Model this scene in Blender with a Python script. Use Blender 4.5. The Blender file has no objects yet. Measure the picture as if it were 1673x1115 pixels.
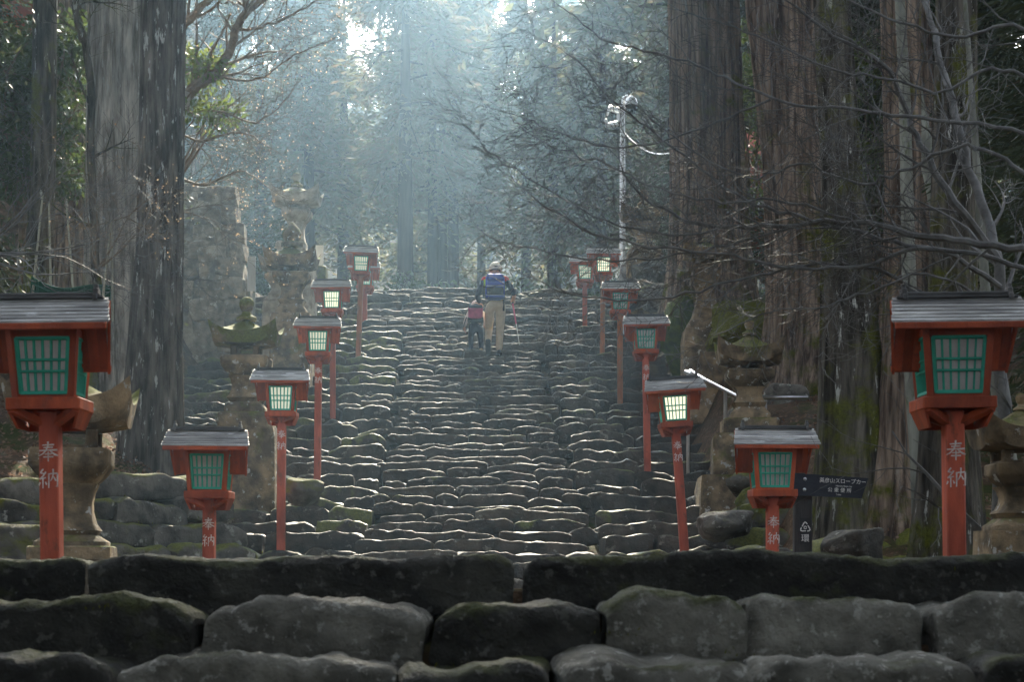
import bpy, bmesh, math, random
import numpy as np
from mathutils import Vector, Matrix, Quaternion, noise
R = math.radians
rnd = random.Random(7)
nrg = np.random.default_rng(11)
sc = bpy.context.scene
COL = sc.collection

# ------------------------------------------------------------------ camera, sky, sun, exposure
F_PX, CX, HY = 2788.0, 836.5, 915.0           # focal length, centre and horizon in pixels of the photograph
cam_d = bpy.data.cameras.new('camera')
cam = bpy.data.objects.new('camera', cam_d); COL.objects.link(cam); sc.camera = cam
cam_d.sensor_width = 36.0; cam_d.lens = F_PX / 1673.0 * 36.0
cam_d.shift_y = (HY - 557.5) / 1673.0
cam_d.clip_start = 0.05; cam_d.clip_end = 1500.0
cam.location = (0, 0, 0); cam.rotation_euler = (R(90), 0, 0)
cam_d.dof.use_dof = True; cam_d.dof.focus_distance = 26.0; cam_d.dof.aperture_fstop = 9.0

SUN_EL, SUN_AZ = R(35.0), R(2.0)
w = bpy.data.worlds.new('World'); sc.world = w; w.use_nodes = True
nt = w.node_tree
sky = nt.nodes.new('ShaderNodeTexSky'); sky.sky_type = 'NISHITA'; sky.sun_disc = False
sky.sun_elevation = SUN_EL; sky.sun_rotation = SUN_AZ; sky.air_density = 0.8; sky.dust_density = 2.5; sky.ozone_density = 0.3
bg = nt.nodes['Background']; bg.inputs['Strength'].default_value = 0.14
hsv = nt.nodes.new('ShaderNodeHueSaturation'); hsv.inputs['Saturation'].default_value = 0.30
nt.links.new(sky.outputs[0], hsv.inputs['Color']); nt.links.new(hsv.outputs[0], bg.inputs['Color'])
sun_d = bpy.data.lights.new('sun', 'SUN'); sun_d.energy = 5.0; sun_d.angle = R(0.5); sun_d.color = (1.0, 0.90, 0.72)
sun = bpy.data.objects.new('sun', sun_d); COL.objects.link(sun)
sdir = Vector((math.sin(SUN_AZ)*math.cos(SUN_EL), math.cos(SUN_AZ)*math.cos(SUN_EL), math.sin(SUN_EL)))
sun.rotation_euler = sdir.to_track_quat('Z', 'Y').to_euler(); sun.location = sdir*60
vs = sc.view_settings
vs.view_transform = 'Standard'; vs.look = 'None'; vs.gamma = 1.0; vs.use_curve_mapping = False
vs.exposure = 1.92
HAZE_DENSITY = 0.0016
HAZE_COLOR = (0.48, 0.74, 1.0)
sc.render.engine = 'CYCLES'
sc.cycles.max_bounces = 6; sc.cycles.diffuse_bounces = 3; sc.cycles.glossy_bounces = 2
sc.cycles.transmission_bounces = 4; sc.cycles.transparent_max_bounces = 8; sc.cycles.volume_bounces = 0
sc.cycles.use_denoising = True
try: sc.cycles.denoiser = 'OPENIMAGEDENOISE'
except Exception: pass
sc.cycles.sample_clamp_indirect = 4.0

def P(px, py, D): return Vector(((px-CX)*D/F_PX, D, (HY-py)*D/F_PX))
def smooth01(a, b, v):
    t = min(1.0, max(0.0, (v-a)/(b-a))); return t*t*(3-2*t)
def fbm(p, oct=3):
    v, a = 0.0, 1.0
    for _ in range(oct):
        v += a*noise.noise(p); p = p*2.03; a *= 0.5
    return v

# ------------------------------------------------------------------ materials
def mat(name, c1, c2=None, scale=4.0, stretch=(1,1,1), rough=0.8, bump=0.3, bscale=None, spec=0.3, metal=0.0,
        c3=None, c3_scale=9.0, c3_thr=(0.58, 0.68), moss=None, moss_amt=0.5, var=0.25, bdist=0.02, blotch=0.0):
    """two-tone grain, optional spots (c3: lichen, worn paint), optional moss on faces that look up; every object its own offset"""
    m = bpy.data.materials.new(name); m.use_nodes = True
    n, l = m.node_tree.nodes, m.node_tree.links
    b = n['Principled BSDF']; b.inputs['Roughness'].default_value = rough; b.inputs['Metallic'].default_value = metal
    b.inputs['Specular IOR Level'].default_value = spec
    tc = n.new('ShaderNodeTexCoord'); oi = n.new('ShaderNodeObjectInfo')
    vm = n.new('ShaderNodeVectorMath'); vm.operation = 'MULTIPLY_ADD'
    l.new(oi.outputs['Random'], vm.inputs[0]); vm.inputs[1].default_value = (37, 53, 71); l.new(tc.outputs['Object'], vm.inputs[2])
    mp = n.new('ShaderNodeMapping'); mp.inputs['Scale'].default_value = stretch; l.new(vm.outputs[0], mp.inputs['Vector'])
    def nz(sc_, det=6.0, r=0.6, src=None):
        t = n.new('ShaderNodeTexNoise'); t.inputs['Scale'].default_value = sc_; t.inputs['Detail'].default_value = det
        t.inputs['Roughness'].default_value = r; l.new((src or mp).outputs[0], t.inputs['Vector']); return t
    def ramp(a, b_, fac):
        r_ = n.new('ShaderNodeMapRange'); r_.inputs['From Min'].default_value = a; r_.inputs['From Max'].default_value = b_
        l.new(fac, r_.inputs['Value']); return r_.outputs[0]
    def mix(fac, a, b_):
        x = n.new('ShaderNodeMix'); x.data_type = 'RGBA'
        l.new(fac, x.inputs['Factor'])
        for s, v in ((x.inputs['A'], a), (x.inputs['B'], b_)):
            if isinstance(v, tuple): s.default_value = (*v, 1)
            else: l.new(v, s)
        return x.outputs['Result']
    t1 = nz(scale)
    col = mix(ramp(0.38, 0.62, t1.outputs['Fac']), c1, c2 or tuple(x*0.7 for x in c1))
    if blotch:
        tb = nz(scale*0.35, 3.0, 0.6); hb = n.new('ShaderNodeHueSaturation'); l.new(col, hb.inputs['Color'])
        rb = n.new('ShaderNodeMapRange'); rb.inputs['From Min'].default_value = 0.35; rb.inputs['From Max'].default_value = 0.65
        rb.inputs['To Min'].default_value = 1-blotch; rb.inputs['To Max'].default_value = 1+blotch
        l.new(tb.outputs['Fac'], rb.inputs['Value']); l.new(rb.outputs[0], hb.inputs['Value']); col = hb.outputs[0]
    if c3:
        m3 = n.new('ShaderNodeMapping'); m3.inputs['Scale'].default_value = tuple(max(.3, v)**.75 if v < 1 else v for v in stretch); l.new(vm.outputs[0], m3.inputs['Vector'])
        t3 = nz(c3_scale, 5.0, 0.65, m3); col = mix(ramp(*c3_thr, t3.outputs['Fac']), col, c3)
    if var:
        hv = n.new('ShaderNodeHueSaturation'); l.new(col, hv.inputs['Color'])
        mr = n.new('ShaderNodeMapRange'); mr.inputs['To Min'].default_value = 1-var; mr.inputs['To Max'].default_value = 1+var
        l.new(oi.outputs['Random'], mr.inputs['Value']); l.new(mr.outputs[0], hv.inputs['Value']); col = hv.outputs[0]
    if moss:
        ge = n.new('ShaderNodeNewGeometry'); sx = n.new('ShaderNodeSeparateXYZ'); l.new(ge.outputs['Normal'], sx.inputs[0])
        tm = nz(2.6, 5.0, 0.62, vm)
        ad = n.new('ShaderNodeMath'); ad.operation = 'MULTIPLY_ADD'; l.new(sx.outputs['Z'], ad.inputs[0]); ad.inputs[1].default_value = 0.25
        l.new(tm.outputs['Fac'], ad.inputs[2])
        oc = n.new('ShaderNodeSeparateColor'); l.new(oi.outputs['Color'], oc.inputs[0])
        sb = n.new('ShaderNodeMath'); sb.operation = 'MULTIPLY_ADD'; l.new(oc.outputs[1], sb.inputs[0]); sb.inputs[1].default_value = 0.5; 
        l.new(ad.outputs[0], sb.inputs[2])
        f = ramp(1.22-moss_amt*0.5, 1.36-moss_amt*0.5, sb.outputs[0])
        tm2 = nz(40, 3.0, 0.7, vm)
        mc = mix(ramp(0.3, 0.7, tm2.outputs['Fac']), tuple(x*0.6 for x in moss), tuple(x*1.4 for x in moss))
        col = mix(f, col, mc)
    l.new(col, b.inputs['Base Color'])
    if bump:
        t2 = nz(bscale or scale*5, 8.0, 0.68)
        bp = n.new('ShaderNodeBump'); bp.inputs['Strength'].default_value = bump; bp.inputs['Distance'].default_value = bdist
        l.new(t2.outputs['Fac'], bp.inputs['Height']); l.new(bp.outputs[0], b.inputs['Normal'])
    return m
def leaf_mat(name, c, c2, trans=0.45, rough=0.5, spec=0.3):
    m = bpy.data.materials.new(name); m.use_nodes = True
    n, l = m.node_tree.nodes, m.node_tree.links
    b = n['Principled BSDF']; b.inputs['Roughness'].default_value = rough; b.inputs['Specular IOR Level'].default_value = spec
    ge = n.new('ShaderNodeNewGeometry')
    x = n.new('ShaderNodeMix'); x.data_type = 'RGBA'; l.new(ge.outputs['Random Per Island'], x.inputs['Factor'])
    x.inputs['A'].default_value = (*c, 1); x.inputs['B'].default_value = (*c2, 1)
    l.new(x.outputs['Result'], b.inputs['Base Color'])
    tr = n.new('ShaderNodeBsdfTranslucent')
    hs = n.new('ShaderNodeHueSaturation'); hs.inputs['Value'].default_value = 1.8; hs.inputs['Hue'].default_value = 0.48
    l.new(x.outputs['Result'], hs.inputs['Color']); l.new(hs.outputs[0], tr.inputs['Color'])
    ms = n.new('ShaderNodeMixShader'); ms.inputs[0].default_value = trans
    l.new(b.outputs[0], ms.inputs[1]); l.new(tr.outputs[0], ms.inputs[2]); l.new(ms.outputs[0], n['Material Output'].inputs['Surface'])
    return m
MOSS = (0.105, 0.115, 0.016)
M = {}
M['step'] = mat('step_stone', (0.066, 0.050, 0.034), (0.021, 0.0165, 0.012), 4.5, rough=0.58, bump=1.0, bscale=14, spec=0.45, bdist=.03,
                c3=(0.18, 0.16, 0.13), c3_scale=8, c3_thr=(0.60, 0.66), moss=MOSS, moss_amt=0.60, var=.35, blotch=.35)
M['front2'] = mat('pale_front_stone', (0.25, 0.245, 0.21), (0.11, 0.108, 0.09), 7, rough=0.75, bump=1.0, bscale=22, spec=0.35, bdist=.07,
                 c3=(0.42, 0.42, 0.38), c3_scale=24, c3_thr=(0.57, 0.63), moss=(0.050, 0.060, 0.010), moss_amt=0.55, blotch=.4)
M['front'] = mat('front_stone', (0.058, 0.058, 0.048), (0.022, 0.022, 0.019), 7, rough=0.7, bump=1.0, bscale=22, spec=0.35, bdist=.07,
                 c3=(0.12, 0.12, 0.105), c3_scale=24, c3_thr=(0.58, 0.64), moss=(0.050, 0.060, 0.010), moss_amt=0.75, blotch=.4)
M['rubble'] = mat('rubble_stone', (0.15, 0.14, 0.12), (0.05, 0.047, 0.04), 5, rough=0.8, bump=1.0, bscale=16, bdist=.03,
                  c3=(0.30, 0.30, 0.27), c3_scale=8, c3_thr=(0.60, 0.66), moss=MOSS, moss_amt=0.66, blotch=.4)
M['wallstone'] = mat('wall_stone', (0.33, 0.28, 0.21), (0.14, 0.12, 0.09), 5, rough=0.85, bump=1.0, bscale=12, bdist=.03,
                  c3=(0.46, 0.43, 0.36), c3_scale=6, moss=MOSS, moss_amt=0.45, blotch=.35)
M['lstone'] = mat('lantern_stone', (0.30, 0.22, 0.13), (0.10, 0.078, 0.05), 6, rough=0.85, bump=0.9, bscale=26, bdist=.02,
                  c3=(0.46, 0.45, 0.41), c3_scale=11, c3_thr=(0.60, 0.64), moss=MOSS, moss_amt=0.62, var=0.12, blotch=.45)
M['lpale'] = mat('pale_lantern_stone', (0.52, 0.47, 0.39), (0.28, 0.25, 0.20), 6, rough=0.85, bump=0.8, bscale=26, bdist=.02,
                  c3=(0.18, 0.16, 0.13), c3_scale=7, moss=MOSS, moss_amt=0.55, var=0.08, blotch=.3)
M['bark_g'] = mat('grey_bark', (0.58, 0.54, 0.47), (0.19, 0.168, 0.14), 9, (1.8,1.8,0.26), 0.9, 1.0, 14,
                  c3=(0.55, 0.55, 0.51), c3_scale=8, c3_thr=(0.61, 0.66), spec=0.12, var=0.05, bdist=0.08, blotch=.35)
M['bark_d'] = mat('dark_flaking_bark', (0.20, 0.176, 0.15), (0.05, 0.043, 0.036), 9, (1.8,1.8,0.26), 0.9, 1.0, 14,
                  c3=(0.55, 0.55, 0.51), c3_scale=9, c3_thr=(0.60, 0.64), spec=0.12, var=0.05, bdist=0.08, blotch=.35)
M['bark_s'] = mat('speckled_bark', (0.15, 0.135, 0.11), (0.04, 0.036, 0.028), 9, (1.8,1.8,0.22), 0.9, 1.0, 14,
                  c3=(0.50, 0.51, 0.47), c3_scale=7, c3_thr=(0.62, 0.66), spec=0.12, var=0.05, moss=MOSS, moss_amt=0.42, bdist=0.07, blotch=.45)
M['bark_b'] = mat('brown_bark', (0.38, 0.29, 0.22), (0.085, 0.063, 0.048), 9, (1.8,1.8,0.12), 0.92, 1.0, 14,
                  c3=(0.36, 0.31, 0.26), c3_scale=8, c3_thr=(0.6, 0.68), spec=0.1, var=0.05, moss=MOSS, moss_amt=0.30, bdist=0.09, blotch=.4)
M['bark_f'] = mat('forest_bark', (0.08, 0.062, 0.05), (0.045, 0.036, 0.03), 5, (1.5,1.5,0.15), 0.95, 0.5, 12, spec=0.1)
M['bark_p'] = mat('pale_bark', (0.27, 0.28, 0.24), (0.14, 0.145, 0.12), 6, (1.4,1.4,0.4), 0.85, 0.5, 22,
                  c3=(0.10, 0.12, 0.06), c3_scale=6, spec=0.2)
M['twig'] = mat('maple_bark', (0.16, 0.16, 0.155), (0.08, 0.08, 0.078), 14, rough=0.6, bump=0.25, bscale=60, spec=0.4, var=0)
M['twig_w'] = mat('brown_twig_bark', (0.20, 0.15, 0.10), (0.11, 0.08, 0.05), 14, rough=0.7, bump=0.25, bscale=60, var=0)
M['red'] = mat('vermilion_paint', (0.44, 0.085, 0.030), (0.27, 0.052, 0.023), 9, (1,1,0.4), 0.6, 0.4, 40, spec=0.3,
               c3=(0.22, 0.06, 0.035), c3_scale=12, c3_thr=(.58,.66), var=0.15, blotch=.25)
M['post'] = mat('faded_red_paint', (0.48, 0.10, 0.055), (0.32, 0.07, 0.042), 9, (1,1,0.3), 0.6, 0.4, 40, spec=0.3,
               c3=(0.20, 0.07, 0.045), c3_scale=11, c3_thr=(.58,.66), var=0.15, blotch=.25)
M['wornpost'] = mat('worn_red_paint', (0.46, 0.16, 0.07), (0.28, 0.11, 0.055), 9, (1,1,0.3), 0.7, 0.3, 40, spec=0.3,
               c3=(0.24, 0.16, 0.10), c3_scale=9, c3_thr=(0.5, 0.62), var=0.12)
M['shingle'] = mat('weathered_shingle', (0.52, 0.52, 0.51), (0.24, 0.24, 0.24), 11, (0.35,2,2), 0.48, 0.6, 30, spec=0.7,
               c3=(0.60, 0.62, 0.63), c3_scale=12, c3_thr=(0.57, 0.64), var=0.3, blotch=.3)
M['ridge'] = mat('dark_ridge_board', (0.12, 0.12, 0.12), (0.05, 0.05, 0.05), 10, (0.4,1,1), 0.55, 0.3, 40)
M['green'] = mat('green_paint', (0.035, 0.38, 0.27), (0.025, 0.29, 0.21), 8, rough=0.5, bump=0.1, bscale=40, var=0.1)
M['paper'] = mat('grey_paper', (0.58, 0.54, 0.53), (0.48, 0.44, 0.44), 9, rough=0.9, bump=0.05, var=0.05)
M['black'] = mat('blackened_metal', (0.02, 0.02, 0.022), (0.03, 0.03, 0.03), 9, rough=0.5, bump=0.1)
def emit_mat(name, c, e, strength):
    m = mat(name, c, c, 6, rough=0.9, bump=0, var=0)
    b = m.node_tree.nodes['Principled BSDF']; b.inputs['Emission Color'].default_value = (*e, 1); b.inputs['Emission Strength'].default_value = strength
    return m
M['lit'] = emit_mat('lamp_lit_paper', (0.75, 0.72, 0.6), (1.0, 0.93, 0.66), 0.32)  # emission put in for sunlight glowing through the paper, no lamp inside
M['dim'] = emit_mat('dimly_lit_paper', (0.65, 0.65, 0.55), (0.95, 0.97, 0.75), 0.13)  # weaker emission for the same sunlight behind the paper
M['white'] = mat('white_paint', (0.80, 0.79, 0.76), (0.70, 0.69, 0.66), 10, rough=0.6, bump=0, var=0)
M['letter'] = mat('white_brush_lettering', (0.80, 0.74, 0.72), (0.55, 0.46, 0.44), 26, rough=0.6, bump=0, var=0)
M['board'] = mat('grey_white_board', (0.62, 0.62, 0.60), (0.48, 0.48, 0.46), 8, (1,1,0.2), 0.7, 0.2, 40)
M['signwood'] = mat('dark_sign_wood', (0.028, 0.032, 0.045), (0.018, 0.02, 0.028), 10, (0.2,1,1), 0.5, 0.3, 40, var=0)
M['signpost'] = mat('dark_sign_post', (0.055, 0.05, 0.05), (0.03, 0.028, 0.028), 10, (1,1,0.2), 0.6, 0.4, 40, var=0)
M['steel'] = mat('stainless_steel', (0.62, 0.63, 0.64), (0.5, 0.5, 0.52), 8, rough=0.28, bump=0, metal=1.0, var=0)
M['galv'] = mat('white_coated_steel', (0.80, 0.82, 0.84), (0.75, 0.77, 0.78), 8, rough=0.38, bump=0, spec=0.6, metal=0.75, var=0)
M['soil'] = mat('leaf_litter_soil', (0.115, 0.075, 0.045), (0.05, 0.036, 0.024), 1.4, rough=0.95, bump=1.0, bscale=9, spec=0.1,
                c3=(0.20, 0.13, 0.08), c3_scale=14, c3_thr=(0.52, 0.66), moss=(0.045, 0.055, 0.012), moss_amt=0.05, var=0, bdist=0.06)
M['litter'] = leaf_mat('dry_leaf', (0.22, 0.15, 0.10), (0.12, 0.08, 0.055), 0.3, 0.7, 0.2)
M['cedar'] = leaf_mat('cedar_needles', (0.070, 0.092, 0.042), (0.11, 0.098, 0.050), 0.50, 0.6, 0.2)
M['cedar2'] = leaf_mat('russet_cedar_needles', (0.105, 0.084, 0.050), (0.075, 0.085, 0.044), 0.50, 0.6, 0.2)
M['dark'] = leaf_mat('dark_evergreen_needles', (0.030, 0.045, 0.020), (0.045, 0.056, 0.020), 0.35, 0.5, 0.3)
M['glossy'] = leaf_mat('glossy_evergreen_leaf', (0.035, 0.060, 0.018), (0.055, 0.085, 0.018), 0.35, 0.28, 0.55)
M['fresh'] = leaf_mat('light_green_leaf', (0.085, 0.115, 0.022), (0.06, 0.095, 0.025), 0.55, 0.35, 0.5)
M['bud'] = leaf_mat('dry_bud_leaf', (0.42, 0.33, 0.20), (0.34, 0.25, 0.14), 0.5, 0.6, 0.3)
M['mossy'] = mat('moss_cushion', (0.085, 0.11, 0.018), (0.045, 0.06, 0.012), 12, rough=0.95, bump=1.0, bscale=60, spec=0.1, var=0.1)
M['net'] = mat('green_net', (0.03, 0.12, 0.085), (0.02, 0.09, 0.06), 20, rough=0.8, bump=0.2)
M['bamboo'] = mat('grey_bamboo', (0.30, 0.29, 0.22), (0.2, 0.2, 0.15), 6, (1,1,0.3), 0.5, 0.1)
M['hutred'] = mat('red_lacquer_wood', (0.36, 0.09, 0.05), (0.25, 0.07, 0.04), 6, (1,1,0.3), 0.6, 0.2)
M['hutwood'] = mat('ochre_wood', (0.42, 0.22, 0.10), (0.30, 0.15, 0.07), 6, (1,1,0.3), 0.7, 0.2)
M['hutroof'] = mat('grey_roof_sheet', (0.42, 0.44, 0.45), (0.3, 0.31, 0.32), 6, rough=0.45, bump=0.2)
for k, c, c2 in (('khaki', (0.58, 0.47, 0.33), (0.48, 0.39, 0.27)), ('navy', (0.022, 0.028, 0.055), (0.015, 0.02, 0.04)),
                 ('cred', (0.60, 0.035, 0.04), (0.48, 0.03, 0.035)), ('blue', (0.035, 0.07, 0.48), (0.03, 0.05, 0.36)),
                 ('dgrey', (0.05, 0.055, 0.06), (0.035, 0.04, 0.042)), ('cream', (0.82, 0.78, 0.68), (0.74, 0.70, 0.60)),
                 ('pinkw', (0.80, 0.66, 0.60), (0.72, 0.56, 0.52)), ('maroon', (0.42, 0.05, 0.13), (0.26, 0.03, 0.085)),
                 ('dots', (0.55, 0.30, 0.38), (0.5, 0.28, 0.34)), ('tan', (0.52, 0.36, 0.21), (0.44, 0.3, 0.18)), ('lime', (0.45, 0.62, 0.06), (0.4, 0.55, 0.05)),
                 ('pink', (0.60, 0.14, 0.26), (0.5, 0.1, 0.2)), ('hair', (0.012, 0.010, 0.009), (0.02, 0.016, 0.013)),
                 ('skin', (0.52, 0.30, 0.21), (0.46, 0.26, 0.18)), ('sole', (0.018, 0.018, 0.02), (0.03, 0.03, 0.03)), ('stripe', (0.30, 0.33, 0.42), (0.25, 0.28, 0.38))):
    M[k] = mat('cloth_'+k if k not in ('skin', 'hair', 'sole') else k, c, c2, 14, rough=0.8, bump=0.25, bscale=50, var=0)

# ------------------------------------------------------------------ mesh helpers
class MB:
    def __init__(s): s.v = []; s.f = []
    def add(s, v, f):
        o = len(s.v); s.v += [tuple(x) for x in v]; s.f += [tuple(i+o for i in q) for q in f]; return s
    def box(s, c, d, rot=None, top=None, bev=0.0):
        """c centre, d full sizes, top = scale of the top face"""
        x, y, z = (k/2 for k in d); tx, ty = top or (1, 1)
        if bev <= 0:
            v = [(-x,-y,-z),(x,-y,-z),(x,y,-z),(-x,y,-z),(-x*tx,-y*ty,z),(x*tx,-y*ty,z),(x*tx,y*ty,z),(-x*tx,y*ty,z)]
            f = [(3,2,1,0),(4,5,6,7),(0,1,5,4),(1,2,6,5),(2,3,7,6),(3,0,4,7)]
        else:
            b = min(bev, x*.45, y*.45, z*.45)
            def ring(px, py, zz, k):
                px *= k[0]; py *= k[1]
                return [(-px+b,-py,zz),(px-b,-py,zz),(px,-py+b,zz),(px,py-b,zz),(px-b,py,zz),(-px+b,py,zz),(-px,py-b,zz),(-px,-py+b,zz)]
            one = (1, 1); q = (tx, ty)
            v = ring(x-b, y-b, -z, one) + ring(x, y, -z+b, one) + ring(x, y, z-b, q) + ring(x-b, y-b, z, q)
            f = [tuple(range(7,-1,-1)), tuple(range(24,32))]
            for r in range(3):
                for i in range(8): f.append((r*8+i, r*8+(i+1)%8, r*8+8+(i+1)%8, r*8+8+i))
        mtx = rot.to_matrix() if rot is not None and not isinstance(rot, Matrix) else rot
        c = Vector(c)
        return s.add([(mtx @ Vector(p) if mtx is not None else Vector(p)) + c for p in v], f)
    def tube(s, pts, rad, n=6, cap=True, ph=0.0):
        pts = [Vector(p) for p in pts]; k = len(pts)
        rad = [rad]*k if not hasattr(rad, '__len__') else list(rad)
        up = Vector((0.13, 0.31, 0.94)); V = []
        for i, p in enumerate(pts):
            t = (pts[min(i+1, k-1)] - pts[max(i-1, 0)])
            t = t.normalized() if t.length > 1e-9 else Vector((0,0,1))
            a = up.cross(t)
            if a.length < 1e-3: a = Vector((1,0,0)).cross(t)
            a.normalize(); b = t.cross(a); up = b.cross(t)*-1 if False else up
            for j in range(n):
                th = ph + 2*math.pi*j/n
                V.append(p + (a*math.cos(th) + b*math.sin(th))*rad[i])
        Fc = [(i*n+j, i*n+(j+1)%n, (i+1)*n+(j+1)%n, (i+1)*n+j) for i in range(k-1) for j in range(n)]
        if cap: Fc += [tuple(range(n-1,-1,-1)), tuple(range((k-1)*n, k*n))]
        return s.add(V, Fc)
    def lathe(s, prof, n=16, ph=0.0, c=(0,0,0), wob=0.0, sx=1.0, sy=1.0):
        """prof: (radius, z) from bottom to top"""
        V = []
        for r, z in prof:
            for j in range(n):
                th = ph + 2*math.pi*j/n
                p = Vector((math.cos(th)*r*sx, math.sin(th)*r*sy, z))
                if wob: p += Vector((1,1,0.5))*0 + p.normalized()*wob*noise.noise(p*7+Vector((c[0]*3,c[1]*3,1)))
                V.append(p + Vector(c))
        k = len(prof)
        Fc = [(i*n+j, i*n+(j+1)%n, (i+1)*n+(j+1)%n, (i+1)*n+j) for i in range(k-1) for j in range(n)]
        Fc += [tuple(range(n-1,-1,-1)), tuple(range((k-1)*n, k*n))]
        return s.add(V, Fc)
    def mesh(s, name, m, smooth=True, angle=None):
        me = bpy.data.meshes.new(name); me.from_pydata(s.v, [], s.f); me.update()
        if m is not None: me.materials.append(m)
        if smooth:
            me.polygons.foreach_set('use_smooth', [True]*len(me.polygons))
            if angle is not None:
                try: me.set_sharp_from_angle(angle=R(angle))
                except Exception: pass
        return me
    def obj(s, name, m, parent=None, loc=(0,0,0), smooth=True, angle=40):
        return link(name, s.mesh(name, m, smooth, angle), parent, loc)
def link(name, me, parent=None, loc=(0,0,0), rot=None):
    o = bpy.data.objects.new(name, me); COL.objects.link(o); o.location = loc
    if rot is not None: o.rotation_euler = rot
    if parent is not None: o.parent = parent
    return o
def tag(o, label=None, cat=None, group=None, kind=None):
    for k, v in (('label', label), ('category', cat), ('group', group), ('kind', kind)):
        if v: o[k] = v
    return o
def thing(name, label, cat, loc, group=None, rot=None):
    o = bpy.data.objects.new(name, None); COL.objects.link(o); o.location = loc; o.empty_display_size = 0.2
    if rot is not None: o.rotation_euler = rot
    return tag(o, label, cat, group)
def structure(name, loc=(0,0,0)):
    o = bpy.data.objects.new(name, None); COL.objects.link(o); o.location = loc; o['kind'] = 'structure'; return o
def leaf_mesh(name, C, D_, L, W, m, droop=0.0):
    """one kite-shaped leaf or needle spray per row: foot C, direction D_"""
    n = len(C); C = np.asarray(C, float); D_ = np.asarray(D_, float)
    D_ = D_/np.maximum(np.linalg.norm(D_, axis=1, keepdims=True), 1e-6)
    q = nrg.normal(size=(n,3)); s = np.cross(D_, q); s /= np.maximum(np.linalg.norm(s, axis=1, keepdims=True), 1e-6)
    L = np.asarray(L).reshape(-1,1)*np.ones((n,1)); W = np.asarray(W).reshape(-1,1)*np.ones((n,1))
    mid = C + D_*L*0.45
    V = np.empty((n,4,3)); V[:,0] = C; V[:,1] = mid + s*W/2; V[:,2] = C + D_*L - np.array([0,0,1.0])*droop*L; V[:,3] = mid - s*W/2
    me = bpy.data.meshes.new(name)
    me.vertices.add(n*4); me.vertices.foreach_set('co', V.ravel())
    me.loops.add(n*4); me.loops.foreach_set('vertex_index', np.arange(n*4, dtype=np.int32))
    me.polygons.add(n); me.polygons.foreach_set('loop_start', np.arange(0, n*4, 4, dtype=np.int32))
    me.polygons.foreach_set('loop_total', np.full(n, 4, dtype=np.int32))
    me.update(calc_edges=True); me.validate(); me.materials.append(m)
    return me
def text_mb(body, size, extr=0.0015, bold=0.0, jitter=0.0):
    """lettering as a mesh standing in the XZ plane, facing -Y, centred"""
    c = bpy.data.curves.new('lettering', 'FONT'); c.body = body; c.size = size; c.extrude = extr; c.offset = bold*size
    c.align_x = 'CENTER'; c.align_y = 'CENTER'; c.resolution_u = 3
    o = bpy.data.objects.new('lettering', c); COL.objects.link(o)
    dg = bpy.context.evaluated_depsgraph_get(); dg.update()
    me = bpy.data.meshes.new_from_object(o.evaluated_get(dg))
    mb = MB(); V = []
    for v in me.vertices:
        x, y, z = v.co
        if jitter:
            q = Vector((x/size*3, y/size*3, 0.3)); x += jitter*size*noise.noise(q); y += jitter*size*noise.noise(q+Vector((9,4,2)))
        V.append((x, -z, y))
    mb.add(V, [tuple(p.vertices) for p in me.polygons])
    bpy.data.objects.remove(o); bpy.data.curves.remove(c); bpy.data.meshes.remove(me)
    return mb
def skin_mesh(name, nodes, edges, m, sub=2, parent=None, root=0, shape=None):
    """nodes: (x,y,z,r) or (x,y,z,rx,ry); one continuous surface grown over the skeleton"""
    me = bpy.data.meshes.new(name); me.from_pydata([n[:3] for n in nodes], edges, []); me.update()
    o = bpy.data.objects.new(name, me); COL.objects.link(o)
    md = o.modifiers.new('skin', 'SKIN'); md.use_smooth_shade = True
    lay = me.skin_vertices[0].data if me.skin_vertices else None
    if lay is None:
        bm = bmesh.new(); bm.from_mesh(me); bm.verts.layers.skin.verify(); bm.to_mesh(me); bm.free(); lay = me.skin_vertices[0].data
    for i, n in enumerate(nodes):
        lay[i].radius = (n[3], n[4] if len(n) > 4 else n[3]); lay[i].use_root = (i == root)
    sd = o.modifiers.new('sub', 'SUBSURF'); sd.levels = sub; sd.render_levels = sub
    dg = bpy.context.evaluated_depsgraph_get(); dg.update()
    res = bpy.data.meshes.new_from_object(o.evaluated_get(dg))
    bpy.data.objects.remove(o); bpy.data.meshes.remove(me)
    res.name = name; res.materials.clear(); res.materials.append(m)
    if shape:
        for v in res.vertices: v.co = shape(v.co)
    res.polygons.foreach_set('use_smooth', [True]*len(res.polygons))
    return link(name, res, parent)

# ------------------------------------------------------------------ the lie of the land (z = 0 is the eye level of the photographer)
A_, B_ = 0.1865, 0.00776
LANDING = -0.45
TOP_Z = 5.50
def zs(D):
    t = D - 17.3
    if t < 0: return max(LANDING, 0.25*t)
    return min(TOP_Z, A_*t + B_*t*t)
def inv_zs(z):
    if z < 0: return 17.3 + z/0.25
    return 17.3 + (-A_ + math.sqrt(A_*A_ + 4*B_*z))/(2*B_)
def axis_x(D): return np.interp(D, [16, 18, 22, 30, 35], [-0.25, -0.3, -0.40, -0.66, -0.8])
LB = ([0, 10.8, 13.4, 14.3, 15.0, 17.5, 19.2, 20.4, 29.4, 31, 36, 60, 150], [-1.2, -0.45, -0.4, 0.60, 0.84, 1.1, 1.9, 3.2, 4.0, 6.2, 6.4, 7.0, 9.0])
RB = ([0, 9.0, 13.5, 15.0, 18, 21, 25, 30, 36, 60, 150], [-1.2, -0.45, -0.3, 0.30, 1.15, 1.9, 3.0, 4.4, 5.4, 6.5, 9.0])
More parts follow.
